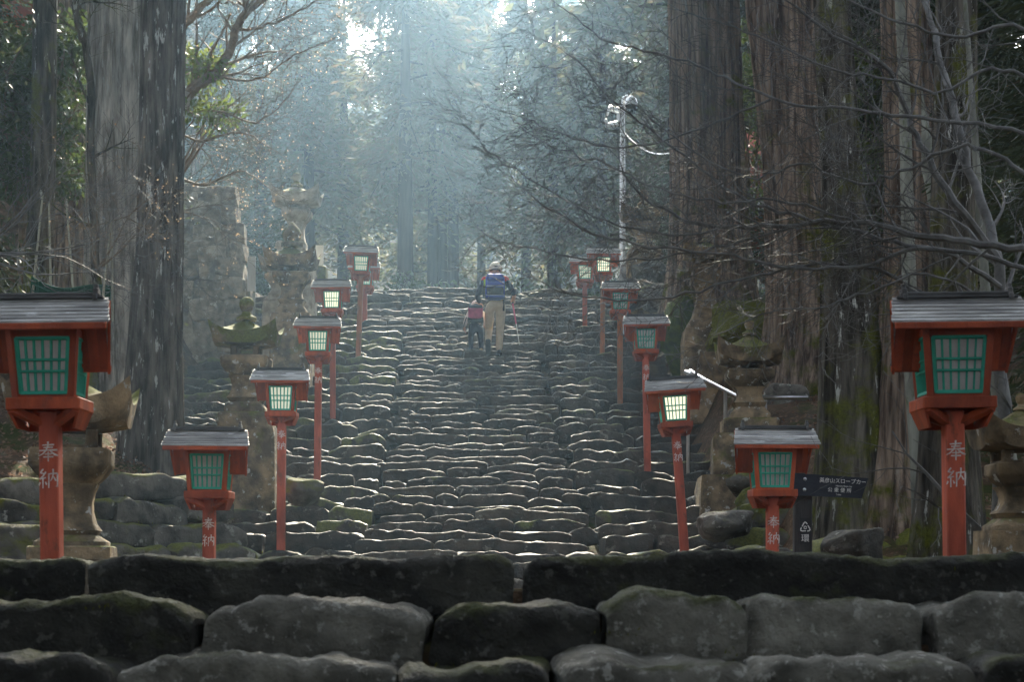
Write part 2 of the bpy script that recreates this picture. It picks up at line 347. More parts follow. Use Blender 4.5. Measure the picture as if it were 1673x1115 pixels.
def ground_z(x, y):
    if y < 5.95: b = -.10 if y > 5.3 else -.25 if y > 4.95 else -.40 if y > 4.5 else max(-2.2, -.55 + (y-4.4)*.36)
    elif y < 15.4: b = LANDING
    elif y < 35.2: b = zs(y) - 0.30
    else: b = TOP_Z - 0.3 + max(0, y-50)*0.05
    if y > 5.6:
        yy = y if y > 19 else y - max(0, min(2.3, x+4.7))*1.2*min(1, (19-y)/2)
        e0, e1 = (-2.15, -2.75) if y < 15 else (-2.15-(y-15)*.27, -2.75-(y-15)*.42) if y < 17 else ((-2.7-(y-17)*0.6, -3.6-(y-17)*0.6) if y < 20.5 else (-5.4, -6.3))
        wl = smooth01(e0, e1, x)if e0 < e1 else 1-smooth01(e1, e0, x)
        wr = smooth01(2.5, 3.3, x)
        lb = float(np.interp(yy, *LB)) + max(0, -7-x)*0.22; rb = float(np.interp(y, *RB)) + max(0, x-5.5)*0.18
        b = b*(1-wl-wr) + lb*wl + rb*wr
        far = min(1, (wl+wr))*0.12 + (0.2 if y > 40 else 0)
        b += far*fbm(Vector((x*0.5, y*0.5, 3.1)), 3)
    return b + max(0, y-94)*0.60
def make_ground():
    ys = list(np.arange(-14, 4, 1.0)) + [4.0, 4.45, 4.52, 4.9, 4.97, 5.28, 5.34, 5.9, 6.1] + list(np.arange(6.4, 37, 0.33)) + list(np.arange(37, 60, 1.5)) + list(np.arange(60, 141, 6))
    xs = list(np.arange(-64, -12, 4.0)) + list(np.arange(-12, 12, 0.33)) + list(np.arange(12, 65, 4.0))
    V = [(x, y, ground_z(x, y)) for y in ys for x in xs]; n = len(xs)
    Fc = [(j*n+i, j*n+i+1, (j+1)*n+i+1, (j+1)*n+i) for j in range(len(ys)-1) for i in range(n-1)]
    o = MB().add(V, Fc).obj('ground', M['soil'], angle=None); o['kind'] = 'structure'
make_ground()
# ------------------------------------------------------------------ stones
def stone_mb(w, d, h, nx=8, m=3, seed=0, amp=0.10, edge=0.28, taper=0.75, mid=1, wave=1.0, fine=0.0):
    """a weathered block: rounded section (y,z) swept along x; the origin is the middle of its top front edge"""
    k = edge*min(h, d)
    ring = []
    def arc(cy, cz, a0):
        for i in range(m+1):
            a = a0 + (math.pi/2)*i/m; ring.append((cy + k*math.cos(a), cz + k*math.sin(a)))
    y0, y1, z0, z1 = 0, d, -h, 0
    arc(y0+k, z1-k, math.pi/2)                          # top front corner (from +z to -y)
    for i in range(1, mid+1): ring.append((y0, z1-k - (h-2*k)*i/(mid+1)))
    arc(y0+k, z0+k, math.pi)
    arc(y1-k, z0+k, 1.5*math.pi)
    arc(y1-k, z1-k, 0)
    for i in range(1, mid+1): ring.append((y1-k - (d-2*k)*i/(mid+1), z1))
    n = len(ring); V = []
    so = Vector((seed*3.17 % 97, seed*1.31 % 89, seed*0.77 % 83))
    endr = min(0.25*w, 0.45*h)
    for i in range(nx+1):
        u = -1 + 2*i/nx
        u = math.copysign(abs(u)**0.8, u)
        x = u*w/2
        de = w/2 - abs(x)
        sx = 1.0 if de >= endr else taper + (1-taper)*math.sqrt(max(0, 1-(1-de/endr)**2))
        wav = wave*amp*h*(0.8*noise.noise(so + Vector((x*2.2, 0, 0))) + 0.8*noise.noise(so + Vector((x*5.5, 9, 0))) + 0.55*noise.noise(so + Vector((x*14, 4, 0))))
        wav -= wave*amp*h*.75*max(0, 1-de/(endr*1.6))**2
        for (y, z) in ring:
            cy, cz = d/2, -h*0.55
            p = Vector((x, cy + (y-cy)*(0.85+0.15*sx), cz + (z-cz)*sx))
            q = so + p*3.3
            dv = Vector((noise.noise(q), noise.noise(q+Vector((31,7,3))), noise.noise(q+Vector((5,47,11)))))*amp*min(h, 0.3)
            q2 = q*3.1
            dv += Vector((0, noise.noise(q2+Vector((3,1,7))), noise.noise(q2)))*amp*0.35*min(h, 0.3)
            if fine: dv += Vector((0, noise.noise(q2*3.1), noise.noise(q2*3.1+Vector((1,8,2)))))*fine + Vector((0, noise.noise(q2*7.3), noise.noise(q2*7.3+Vector((1,8,2)))))*fine*.5
            p += dv
            if z > -h*0.5: p.z += wav
            V.append(p)
    Fc = [(i*n+j, (i+1)*n+j, (i+1)*n+(j+1)%n, i*n+(j+1)%n) for i in range(nx) for j in range(n)]
    Fc = [tuple(reversed(f)) for f in Fc]
    Fc += [tuple(range(n)), tuple(reversed(range(nx*n, (nx+1)*n)))]
    Fc = [tuple(reversed(f)) for f in Fc]
    return MB().add(V, Fc)
def lay_stone(name, parent, x, y, z, w, d, h, seed, m, nx=8, amp=0.1, edge=0.28, rot=0.0, tilt=0.0, moss=0.5, mm=2, taper=0.75, mid=1, wave=1.0, fine=0.0):
    o = stone_mb(w, d, h, nx, mm, seed, amp, edge, taper, mid, wave, fine).obj(name, m, parent, (x, y, z), angle=55)
    o.rotation_euler = (-.045 if name == 'step_stone' else 0, tilt, rot); o.color = (0.5, moss, 0.5, 1); return o
# the flight of steps: a middle strip of small stones, and a coarser strip on either side
steps_mid = structure('stone_steps'); STEP_TOPS = []
k = 0; z = LANDING + 0.15
while z < TOP_Z + 0.01:
    D = inv_zs(z); slope = rnd.uniform(-0.018, 0.018); c = axis_x(D)
    STEP_TOPS.append((D, z))
    lo, hi = c-1.30+rnd.uniform(-.12,.12), c+1.24+rnd.uniform(-.12,.12)
    if z > 4.3: lo, hi = c-2.1, c+1.9
    if z > TOP_Z-0.3: lo, hi = c-2.5, c+2.3
    x = lo
    while x < hi-0.12:
        ww = rnd.choice((0.32, 0.5, 0.62, 0.75, 0.95, 1.2, 1.45))*rnd.uniform(0.85, 1.15)
        if z > TOP_Z-0.3: ww *= 1.5
        ww = min(ww, hi-x)
        if hi-x-ww < 0.22: ww = hi-x
        hh = rnd.uniform(0.15, 0.19)
        lay_stone('step_stone', steps_mid, x+ww/2, D+rnd.uniform(-.13,.06), z+slope*(x+ww/2-c)+rnd.choice((0,0,0,-.035,.012))+rnd.uniform(-.018,.018), ww*rnd.uniform(.95,1.02), rnd.uniform(0.5, 0.66), hh,
                  rnd.random()*900, M['step'], nx=max(8, int(ww*20)), amp=0.18, edge=.09, taper=.86, mm=1, rot=rnd.uniform(-.10,.10), tilt=rnd.uniform(-.028,.028), moss=rnd.uniform(.0,.55), wave=.8, fine=.004)
        x += ww
    z += 0.126+rnd.uniform(-.018,.018)
for side, (lo_f, hi_f) in enumerate((((lambda D: -3.75 if D < 19.5 else -5.5), (lambda D: axis_x(D)-1.32)), ((lambda D: axis_x(D)+1.26), (lambda D: 3.4)))):
    st = structure('side_steps'); z = LANDING + 0.2
    while z < TOP_Z - 0.15:
        D = inv_zs(z); lo, hi = lo_f(D), hi_f(D)
        if z > 4.3: 
            lo, hi = (lo, axis_x(D)-2.1) if side == 0 else (axis_x(D)+1.9, hi)
        x = lo + rnd.uniform(-.1, .1)
        while x < hi-0.15:
            ww = min(rnd.choice((0.5, 0.75, 1.0, 1.3, 1.6))*rnd.uniform(.9,1.1), hi-x)
            if hi-x-ww < 0.3: ww = hi-x
            lay_stone('step_stone', st, x+ww/2, D+rnd.uniform(-.08,.06), z+rnd.uniform(-.04,.035), ww*rnd.uniform(.96,1.0), rnd.uniform(.7,.85), rnd.uniform(.24,.31),
                      rnd.random()*900, M['step'], nx=max(9, int(ww*18)), amp=0.18, edge=.08, taper=.86, mm=1, rot=rnd.uniform(-.07,.07), tilt=rnd.uniform(-.04,.04), moss=rnd.uniform(.25,.95) if side == 0 else rnd.uniform(.1,.6), wave=.65, fine=.004)
            x += ww
        z += 0.172+rnd.uniform(-.02,.02)
# the nearest steps, in shade: three courses across the foot of the picture and one below the frame
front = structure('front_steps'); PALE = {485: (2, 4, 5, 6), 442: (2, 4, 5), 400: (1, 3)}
def front_course(D, spans, z, d, h, amp, edge, mats=None):
    for i, (a, b, dz, hh) in enumerate(spans):
        x0, x1 = (a-CX)*D/F_PX, (b-CX)*D/F_PX
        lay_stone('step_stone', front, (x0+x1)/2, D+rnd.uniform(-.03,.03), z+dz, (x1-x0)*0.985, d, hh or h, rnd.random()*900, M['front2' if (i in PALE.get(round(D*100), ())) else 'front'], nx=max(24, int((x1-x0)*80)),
                  amp=amp, edge=edge, mm=5, moss=rnd.uniform(.2,.75), taper=0.74, mid=9, wave=.6, fine=.007)
front_course(5.25, [(-900,-420,0,0), (-415,138,0.0,0), (142,843,0.0,0), (848,1790,0.003,0), (1795,2500,0,0)], 0.012, 0.55, 0.19, 0.09, 0.17)
front_course(4.85, [(-700,-330,0,0), (-325,318,-.005,0), (322,700,-0.002,0), (700,985,0.008,0), (990,1214,0.008,0), (1222,1522,0.02,0), (1530,1960,0.015,0), (1965,2400,0,0)], -0.122, 0.62, 0.215, 0.17, 0.17)
front_course(4.42, [(-600,-90,0,0), (-85,178,0.0,.2), (186,645,0.0,.22), (650,900,-0.015,.2), (905,1228,0.0,.22), (1232,1605,0.012,.22), (1610,2000,0.0,.2)], -0.255, 0.62, 0.23, 0.17, 0.18)
front_course(4.0, [(-500,0,0,0), (5,420,0,0), (425,800,0,0), (805,1300,0,0), (1305,1750,0,0), (1755,2150,0,0)], -0.41, 0.6, 0.22, 0.2, 0.3)

# ------------------------------------------------------------------ rubble banks, walls, boulders
def boulder_mb(sx, sy, sz, seed, sub=4, amp=0.35):
    bm = bmesh.new(); bmesh.ops.create_icosphere(bm, subdivisions=sub, radius=1.0); so = Vector((seed*2.1, seed*0.7, seed*1.3))
    g = random.Random(seed); pl = [(Vector((g.gauss(0,1), g.gauss(0,1), g.gauss(0,.8))).normalized(), g.uniform(.62,.9)) for _ in range(17)] + [(Vector((g.gauss(0,.12),g.gauss(0,.12),1)).normalized(), .7)]
    for v in bm.verts:
        p = v.co.copy(); r = min([1.12] + [d/max(p.dot(n), 1e-3) for n, d in pl if p.dot(n) > .05])
        q = p*r*(1 + amp*.35*fbm(p*1.3 + so, 2) + .028*fbm(p*6 + so, 3)); v.co = Vector((q.x*sx*1.15, q.y*sy*1.15, q.z*sz*1.15))
    mb = MB().add([v.co for v in bm.verts], [[v.index for v in f.verts] for f in bm.faces]); bm.free(); return mb
def rubble(name, label, cat, a, b, z0f, z1f, rows, wr, m, moss=(.3,.9), d=0.5, amp=0.32, back=0.12, edge=0.3, taper=0.62, wave=1.0):
    """rough stones piled in rows from point a to point b (plan), each one a part"""
    a, b = Vector((*a, 0)), Vector((*b, 0)); L = (b-a).length; u = (b-a)/L; rot = math.atan2(u.y, u.x)
    t = thing(name, label, cat, (a.x, a.y, z0f(0)))
    for r in range(rows):
        x = -rnd.uniform(0, wr[0]*0.5)
        while x < L:
            ww = rnd.uniform(*wr); f = min(1, max(0, (x+ww/2)/L)); z0, z1 = z0f(f), z1f(f)
            if x + ww > L + 0.1: ww = L + 0.1 - x
            if ww < 0.15: break
            hh = (z1-z0)/rows*rnd.uniform(1.02, 1.25)
            p = a + u*(x+ww/2) + Vector((-u.y, u.x, 0))*(back*r + rnd.uniform(-.05,.05))
            zt = z0 + (z1-z0)*(r+1)/rows + rnd.uniform(-.04,.04)
            o = lay_stone('stone', t, p.x-a.x, p.y-a.y, zt-z0f(0), ww*1.01, d, hh, rnd.random()*900, m, nx=10, amp=amp, edge=edge, rot=rot+rnd.uniform(-.08,.08), tilt=rnd.uniform(-.06,.06), moss=rnd.uniform(*moss), taper=taper, wave=wave)
            x += ww
    return t
rubble('rubble_wall', 'mossy rubble terrace in front of the speckled cedar trunk', 'rubble wall', (-5.2, 12.3), (-2.2, 15.6), lambda f: -0.5, lambda f: 0.66+0.12*f, 6, (0.45, 1.25), M['rubble'], d=0.9, back=0.17, amp=.2, edge=.16, taper=.8, wave=.8)
rubble('rubble_wall', 'mossy stones between the tree roots behind the dark direction sign', 'rubble wall', (2.15, 13.4), (4.2, 13.9), lambda f: -0.45, lambda f: 0.06+0.22*f, 3, (0.35, 0.8), M['rubble'], d=0.6, back=0.4)
rubble('rubble_wall', 'stepped mossy rubble under the stone lantern beside the handrail', 'rubble wall', (2.35, 17.6), (3.9, 17.4), lambda f: 0.1, lambda f: 1.25, 5, (0.5, 0.9), M['rubble'], d=0.8, back=0.42, moss=(.6, 1.0))
rubble('rubble_wall', 'shaded rubble ledge behind the level steel rail and the dark stone lantern', 'rubble wall', (3.05, 21.1), (4.7, 21.2), lambda f: 1.1, lambda f: 2.0, 4, (0.45, 1.0), M['rubble'], d=0.7, back=0.2, moss=(.2, .7), amp=.2, edge=.16, taper=.8)
rubble('garden_wall', 'mossy field stone wall behind the green net and bamboo poles', 'stone wall', (-6.9, 19.0), (-4.9, 19.8), lambda f: 1.5, lambda f: 3.50-0.3*f, 5, (0.4, 0.9), M['rubble'], moss=(.6, 1.1), back=0.08)
tw = rubble('retaining_wall', 'tall battered retaining wall of pale square rubble beside the trunk', 'stone wall', (-8.6, 30.0), (-4.86, 30.0), lambda f: 3.3, lambda f: 6.7, 10, (0.3, 0.75), M['wallstone'], moss=(.0, .5), amp=0.13, back=0.03, d=0.5, edge=.13, taper=.9, wave=.5)
for r in range(9):                                   # the flank of that wall, running back along the steps, leaning inwards
    y = 0.15
    while y < 3.2:
        ww = rnd.uniform(.4, .8); o = lay_stone('stone', tw, 3.86-0.055*r+rnd.uniform(-.03,.03)-0.02*y, y+ww/2, (r+1)/9*3.0+rnd.uniform(-.03,.03), ww, .5, .38, rnd.random()*900, M['wallstone'], rot=math.pi/2, amp=.14, edge=.13, taper=.9, wave=.5, moss=rnd.uniform(0,.5)); y += ww
def boulder(x, y, z, s, label, m=M['rubble'], moss=0.6, seed=None, amp=0.3, name='boulder', cat='boulder'):
    o = boulder_mb(*s, rnd.random()*50 if seed is None else seed, amp=amp).obj(name, m, None, (x, y, z), angle=60); o.color = (.5, moss, .5, 1)
    return tag(o, label, cat)
p = P(30, 860, 12.0); boulder(p.x, p.y, p.z-.28, (.55, .5, .36), 'large dark boulder at the left edge below the leaf litter', moss=.35)
p = P(1392, 872, 12.9); boulder(p.x, p.y, p.z-.1, (.25, .25, .15), 'angular grey boulder right of the sign post', moss=.2)
p = P(1178, 838, 17.6); boulder(p.x, p.y, p.z-.12, (.30, .3, .16), 'broad flat boulder right of the leaning lantern post', moss=.2)
p = P(1285, 640, 21.5); boulder(p.x, p.y, p.z-.12, (.34, .3, .24), 'squared grey boulder behind the level steel rail', moss=.1, amp=.15)
p = P(1110, 510, 26.0); boulder(p.x, p.y, p.z-.3, (.36, .5, .55), 'bright green moss cushion on the root of the right cedar', M['mossy'], amp=.3)
p = P(1215, 505, 25.0); boulder(p.x, p.y, p.z-.3, (.5, .5, .5), 'rounded dull green mossy boulder between the two right cedars', moss=1.4)
p = P(500, 785, 18.3); boulder(p.x, p.y, p.z-.1, (.24, .2, .14), 'small mossy boulder right of the tall lantern post', moss=.9)

# ------------------------------------------------------------------ vermilion wooden lanterns on posts
def beam(mb, p, q, wd):
    return mb.tube([p, q], wd*0.7071, 4, ph=math.pi/4)
def slab(mb, y0, z0, y1, z1, x0, x1, th, lift=0.0):
    """a thin board between two heights of a roof slope; th is measured downwards, lift tips its lower edge up"""
    v = [(x0,y0,z0),(x1,y0,z0),(x1,y1,z1+lift),(x0,y1,z1+lift),(x0,y0,z0-th),(x1,y0,z0-th),(x1,y1,z1+lift-th),(x0,y1,z1+lift-th)]
    return mb.add(v, [(0,1,2,3) if y1 > y0 else (3,2,1,0), (7,6,5,4) if y1 > y0 else (4,5,6,7), (0,4,5,1) if y1 > y0 else (1,5,4,0), (1,5,6,2) if y1 > y0 else (2,6,5,1), (2,6,7,3) if y1 > y0 else (3,7,6,2), (3,7,4,0) if y1 > y0 else (0,4,7,3)])
def lantern_meshes():
    g = {}; RY = -.085
    g['roof_board'] = MB(); slab(g['roof_board'], RY-.005, -.034, -.188, -.146, -.29, .29, .012); slab(g['roof_board'], RY+.005, -.034, .035, -.30, -.258, .258, .012)
    g['shingles'] = []
    for kf, (ye, ze, n) in enumerate(((-.115, -.145, 7), (.135, -.305, 9))):
        for i in range(n):
            t0, t1 = i/n, (i+1.25)/n
            y0, z0 = RY+ye*t0, -.022+(ze+.022)*t0; y1, z1 = RY+ye*min(t1,1.02), -.022+(ze+.022)*min(t1,1.02)
            hw = .283 + (.03 if kf == 0 else -.018)*t1 + rnd.uniform(-.003,.003)
            m_ = MB(); slab(m_, y0, z0, y1, z1+.0085, -hw, hw, .009, rnd.uniform(0,.003)); g['shingles'].append(m_.mesh('shingle', M['shingle'], False))
    g['ridge_cap'] = MB().box((0,RY,-.010), (.50,.045,.018), bev=.005); g['ridge_cap'].box((0,RY,-.024), (.54,.06,.012), bev=.004)
    g['ornament'] = MB().box((0,RY,-.004), (.022,.06,.042), bev=.004).box((0,RY,.022), (.016,.03,.03), bev=.003).box((0,RY-.036,-.024), (.02,.02,.026), bev=.003)
    g['fascia'] = MB().box((0,-.200,-.163), (.605,.016,.028), bev=.003)
    g['rear_fascia'] = MB().box((0,.042,-.325), (.53,.016,.030), bev=.003)
    for nm, sg in (('bargeboard', 1), ('bargeboard_other', -1)):
        m_ = MB(); slab(m_, RY+.004, -.036, .037, -.305, -.006, .006, .045); slab(m_, RY-.004, -.036, -.190, -.150, -.006, .006, .028)
        m_.v = [(x - sg*max(0, (y-RY)/.122)*.034, y, z) for x, y, z in m_.v]; g[nm] = m_
    g['planks'] = []
    for i in range(12):
        x = -.262 + .524*(i+.5)/12; m_ = MB(); slab(m_, RY+.015, -.075, .03, -.322+(i%2)*.006, x-.0205, x+.0205, .012); g['planks'].append(m_.mesh('eave_plank', M['red'], False))
    fr = MB()
    for sx in (-1,1):
        for sy in (-1,1): beam(fr, (sx*.144, sy*.144, -.165), (sx*.121, sy*.121, -.47), .030)
    for q in range(4):
        rt = Matrix.Rotation(q*math.pi/2, 3, 'Z')
        for (z, hw, hh) in ((-.180, .143, .034), (-.460, .122, .014)):
            fr.box(rt @ Vector((0, -hw-.0015, z)), (2*hw, .022, hh), rt)
    g['frame'] = fr
    def pt(u, v, off): 
        hw = .122 + (.104-.122)*v; y = -(.1415 + (.1225-.1415)*v) - off; return Vector((u*hw, y, -.198 + (-.452+.198)*v))
    la = MB()
    for u in (-.95, -.63, -.32, 0, .32, .63, .95): beam(la, pt(u,0.015,.004), pt(u,.985,.004), .0155 if abs(u) > .9 else .0095)
    for v in (0.02, .40, .60, .98): beam(la, pt(-.97,v,.0055), pt(.97,v,.0055), .0165 if v in (.02,.98) else .0095)
    g['lattice'] = la
    pa = MB(); a, b, c_, d_ = pt(-.96,0,-.004), pt(.96,0,-.004), pt(.96,1,-.004), pt(-.96,1,-.004); th = Vector((0,.002,0))
    pa.add([a,b,c_,d_,a+th,b+th,c_+th,d_+th], [(3,2,1,0),(4,5,6,7),(0,1,5,4),(1,2,6,5),(2,3,7,6),(3,0,4,7)])
    g['pane'] = pa
    tr = MB().box((0,0,-.4735), (.30,.30,.012)).box((0,-.157,-.493), (.324,.014,.052), bev=.003).box((0,.157,-.493), (.324,.014,.052), bev=.003)
    for s in (-1,1): tr.box((s*.157,0,-.493), (.014,.30,.052), bev=.003)
    g['tray'] = tr
    sk = MB()
    for s in (-1,1):
        sk.add([(s*.160,-.15,-.52),(s*.160,.15,-.52),(s*.130,.12,-.60),(s*.130,-.10,-.60),(s*.148,-.15,-.52),(s*.148,.15,-.52),(s*.118,.12,-.60),(s*.118,-.10,-.60)],
               [(0,1,2,3),(7,6,5,4),(0,4,5,1),(1,5,6,2),(2,6,7,3),(3,7,4,0)])
    sk.box((0,.135,-.56), (.25,.012,.08)); g['skirt'] = sk
    br = MB()
    for sx in (-1,1):
        for sy in (-1,1): beam(br, (sx*.03, sy*.03, -.575), (sx*.145, sy*.145, -.515), .034)
    g['brace'] = br
    for k in ('frame', 'tray', 'skirt', 'brace'): g[k].v = [(x, y*.82, z) for x, y, z in g[k].v]
    return g
G = lantern_meshes()
GM = {k: v.mesh(k, {'ridge_cap': M['ridge'], 'ornament': M['ridge'], 'lattice': M['green'], 'pane': M['paper']}.get(k, M['red']), False) for k, v in G.items() if isinstance(v, MB)}
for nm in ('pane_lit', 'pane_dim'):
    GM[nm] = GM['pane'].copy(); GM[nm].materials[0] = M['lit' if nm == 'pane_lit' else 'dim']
def brush(strokes, size, w=.036):
    """brush strokes (x, y, thickness) of a character, flat against the post"""
    mb = MB()
    for st in strokes:
        mb.tube([(x*size, 0, y*size) for x, y, *_ in st], [(q[2] if len(q) > 2 else 1)*w*size for q in st], 8)
    mb.v = [(x, y*.06, z) for x, y, z in mb.v]; return mb
LETTER_1 = brush([[(-.29,.29,.8),(0,.305,.9),(.29,.32,1.2)], [(-.23,.17,.8),(.23,.19,1.1)], [(-.44,.03,.9),(0,.05,.9),(.44,.06,1.3)],
                  [(.0,.47,1.3),(-.02,.22,1.1),(-.12,.02,1),(-.27,-.13,.8),(-.46,-.23,.4)], [(.07,.05,.9),(.2,-.08,1.1),(.33,-.17,1.5),(.48,-.22,.7)],
                  [(-.17,-.14,.8),(.18,-.13,1)], [(-.24,-.28,.8),(.25,-.27,1.1)], [(.0,-.03,1.1),(.0,-.27,1),(.0,-.50,.8)]], .092).mesh('lettering', M['letter'], False)
LETTER_2 = brush([[(-.25,.46,1.2),(-.40,.27,.8)], [(-.40,.27,.8),(-.22,.24,.9)], [(-.12,.32,1.2),(-.26,.12,.9),(-.42,-.02,.7)], [(-.42,-.02,.9),(-.12,.04,.9)], [(-.27,.02,1.2),(-.27,-.20,1),(-.27,-.48,.9)],
                  [(-.40,-.18,1.2),(-.46,-.34,.7)], [(-.15,-.16,.7),(-.09,-.30,1.2)], [(.02,.24,1.2),(.02,-.1,1),(.01,-.46,.9)], [(.02,.22,.9),(.25,.24,.9),(.44,.25,1.2)],
                  [(.44,.25,1.2),(.44,-.1,1.1),(.43,-.40,1.1),(.34,-.38,.5)], [(.235,.46,1.2),(.23,.2,1),(.19,.04,.9),(.09,-.13,.5)], [(.24,.10,.6),(.30,.0,1),(.36,-.12,1.2)]], .092).mesh('lettering', M['letter'], False)
GRP = 'vermilion votive lanterns lining the stone steps'
def red_lantern(px, D, ytop, base_z, label, lit=None, worn=False, letters=True, tilt=0.0, yaw=0.0, scale=1.0):  # lit: panes whose sun glow is put in as emission
    x = (px-CX)*D/F_PX; top = (HY-ytop)*D/F_PX; H = (top-base_z)/scale
    t = thing('red_lantern', label, 'lantern', (x, D, base_z), GRP, (0, tilt, yaw)); t.scale = (scale,)*3
    hd = (0, 0, H); t.rotation_euler.y += R(rnd.uniform(-.7,.7)) if D < 13 else 0
    post = MB().box((0,0,(H-.52)/2-.05), (.086,.086,H-.52+.1), bev=.006).obj('post', M['wornpost'] if worn else M['post'], t, smooth=False)
    if letters:
        for me, dz in ((LETTER_1, -.70), (LETTER_2, -.822)): link('lettering', me, post, (0, -.0445, H+dz))
    roof = link('roof', GM['roof_board'], t, hd)
    for me in G['shingles']: link('shingle', me, roof)
    for me in G['planks']: link('eave_plank', me, roof)
    rc = link('ridge_cap', GM['ridge_cap'], roof)
    for s in (-1,1): link('ridge_ornament', GM['ornament'], roof, (s*.235, 0, 0)); link('bargeboard', GM['bargeboard' if s > 0 else 'bargeboard_other'], roof, (s*.290, 0, 0))
    link('fascia_board', GM['fascia'], roof); link('fascia_board', GM['rear_fascia'], roof)
    link('light_box_frame', GM['frame'], t, hd)
    for q in range(4):
        wn = link('window', GM['lattice'], t, hd, (0,0,q*math.pi/2)); wn.scale = (1,.82,1) if q%2 == 0 else (.82,1,1)
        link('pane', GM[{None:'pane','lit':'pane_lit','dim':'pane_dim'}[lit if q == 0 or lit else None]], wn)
    link('tray', GM['tray'], t, hd); link('tray_skirt', GM['skirt'], t, hd); link('brace', GM['brace'], t, hd)
    return t
red_lantern(87, 7.66, 484, LANDING-.02, 'largest vermilion lantern at the left edge, in front of a stone lantern')
red_lantern(341, 12.4, 699, LANDING-.02, 'low vermilion lantern with unlit green window just right of the speckled trunk')
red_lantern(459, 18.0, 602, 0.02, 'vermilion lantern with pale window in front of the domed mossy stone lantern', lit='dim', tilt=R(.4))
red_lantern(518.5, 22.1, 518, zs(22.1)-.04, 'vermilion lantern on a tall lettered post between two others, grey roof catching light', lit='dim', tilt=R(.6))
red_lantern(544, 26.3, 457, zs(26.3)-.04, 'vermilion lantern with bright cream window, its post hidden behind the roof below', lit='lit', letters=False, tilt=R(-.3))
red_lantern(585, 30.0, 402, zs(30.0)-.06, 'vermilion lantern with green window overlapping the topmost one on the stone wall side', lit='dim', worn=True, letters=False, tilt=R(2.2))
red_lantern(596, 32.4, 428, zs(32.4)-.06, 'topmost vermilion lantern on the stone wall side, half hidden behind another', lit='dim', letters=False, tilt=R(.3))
red_lantern(1562, 7.66, 482, LANDING-.02, 'largest vermilion lantern at the right edge, under the maple branches', tilt=R(-.4), worn=False, yaw=R(1))
red_lantern(1262, 12.5, 697, LANDING-.02, 'low vermilion lantern with green window beside the dark direction sign', yaw=R(2))
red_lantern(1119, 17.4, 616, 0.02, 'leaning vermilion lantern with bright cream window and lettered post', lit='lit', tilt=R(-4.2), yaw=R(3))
red_lantern(1058, 22.5, 515, zs(22.5)-.04, 'vermilion lantern with green window above the leaning one, lettering half hidden', tilt=R(-1), yaw=R(1.5), lit=None)
red_lantern(1013, 27.0, 460, zs(27.0)-.04, 'shaded vermilion lantern behind maple twigs, third down from the pole', lit=None, worn=True, letters=False)
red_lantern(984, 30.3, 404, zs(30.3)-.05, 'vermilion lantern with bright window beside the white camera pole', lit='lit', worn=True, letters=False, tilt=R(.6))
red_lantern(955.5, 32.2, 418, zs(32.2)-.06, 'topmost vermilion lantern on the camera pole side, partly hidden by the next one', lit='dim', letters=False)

# ------------------------------------------------------------------ carved stone lanterns
def kasa_mb(hw, h, t, up, n=14, steep=1.6):
    """square stone roof whose corners sweep up"""
    V = []; Fc = []
    def top(u, v):
        r = max(abs(u), abs(v)); return h*((1-r)**steep) + up*(abs(u)*abs(v))**3.0 + .10*up*r*r
    for side in (0, 1):
        for j in range(n+1):
            for i in range(n+1):
                u, v = -1+2*i/n, -1+2*j/n
                q = Vector((u*hw*5, v*hw*5, side*2+hw*9)); dz = .02*hw*fbm(q, 2)
                if side == 0: V.append((u*hw*(1+.03*abs(u*v)), v*hw*(1+.03*abs(u*v)), top(u,v)+dz*2))
                else: 
                    r = max(abs(u), abs(v)); V.append((u*hw*.93, v*hw*.93, -t - .25*t*(1-r) + up*(abs(u)*abs(v))**3.0*.9 + dz))
    N = (n+1)*(n+1)
    for j in range(n):
        for i in range(n):
            a = j*(n+1)+i; Fc.append((a, a+1, a+n+2, a+n+1)); Fc.append((N+a+n+1, N+a+n+2, N+a+1, N+a))
    edge = [i for i in range(n+1)] + [(j)*(n+1)+n for j in range(1,n+1)] + [n*(n+1)+i for i in range(n-1,-1,-1)] + [j*(n+1) for j in range(n-1,0,-1)]
    for a, b in zip(edge, edge[1:]+edge[:1]): Fc.append((a, N+a, N+b, b))
    return MB().add(V, Fc)
SQ = math.pi/4
def sq(prof, wob=.02, c=(0,0,0)):                     # square-section lathe; prof in half widths; corners rounded by a chamfer
    V = []; k = len(prof); n = 12
    for r, z in prof:
        b = r*.10
        ring = [(-r+b,-r),(0,-r),(r-b,-r),(r,-r+b),(r,0),(r,r-b),(r-b,r),(0,r),(-r+b,r),(-r,r-b),(-r,0),(-r,-r+b)]
        for x, y in ring:
            q = Vector((x*6, y*6, z*6+r*3)); V.append((x+wob*r*noise.noise(q), y+wob*r*noise.noise(q+Vector((7,1,2))), z+wob*r*.4*noise.noise(q+Vector((2,9,4)))))
    Fc = [(i*n+j, i*n+(j+1)%n, (i+1)*n+(j+1)%n, (i+1)*n+j) for i in range(k-1) for j in range(n)] + [tuple(range(n-1,-1,-1)), tuple(range((k-1)*n,k*n))]
    return MB().add(V, Fc)
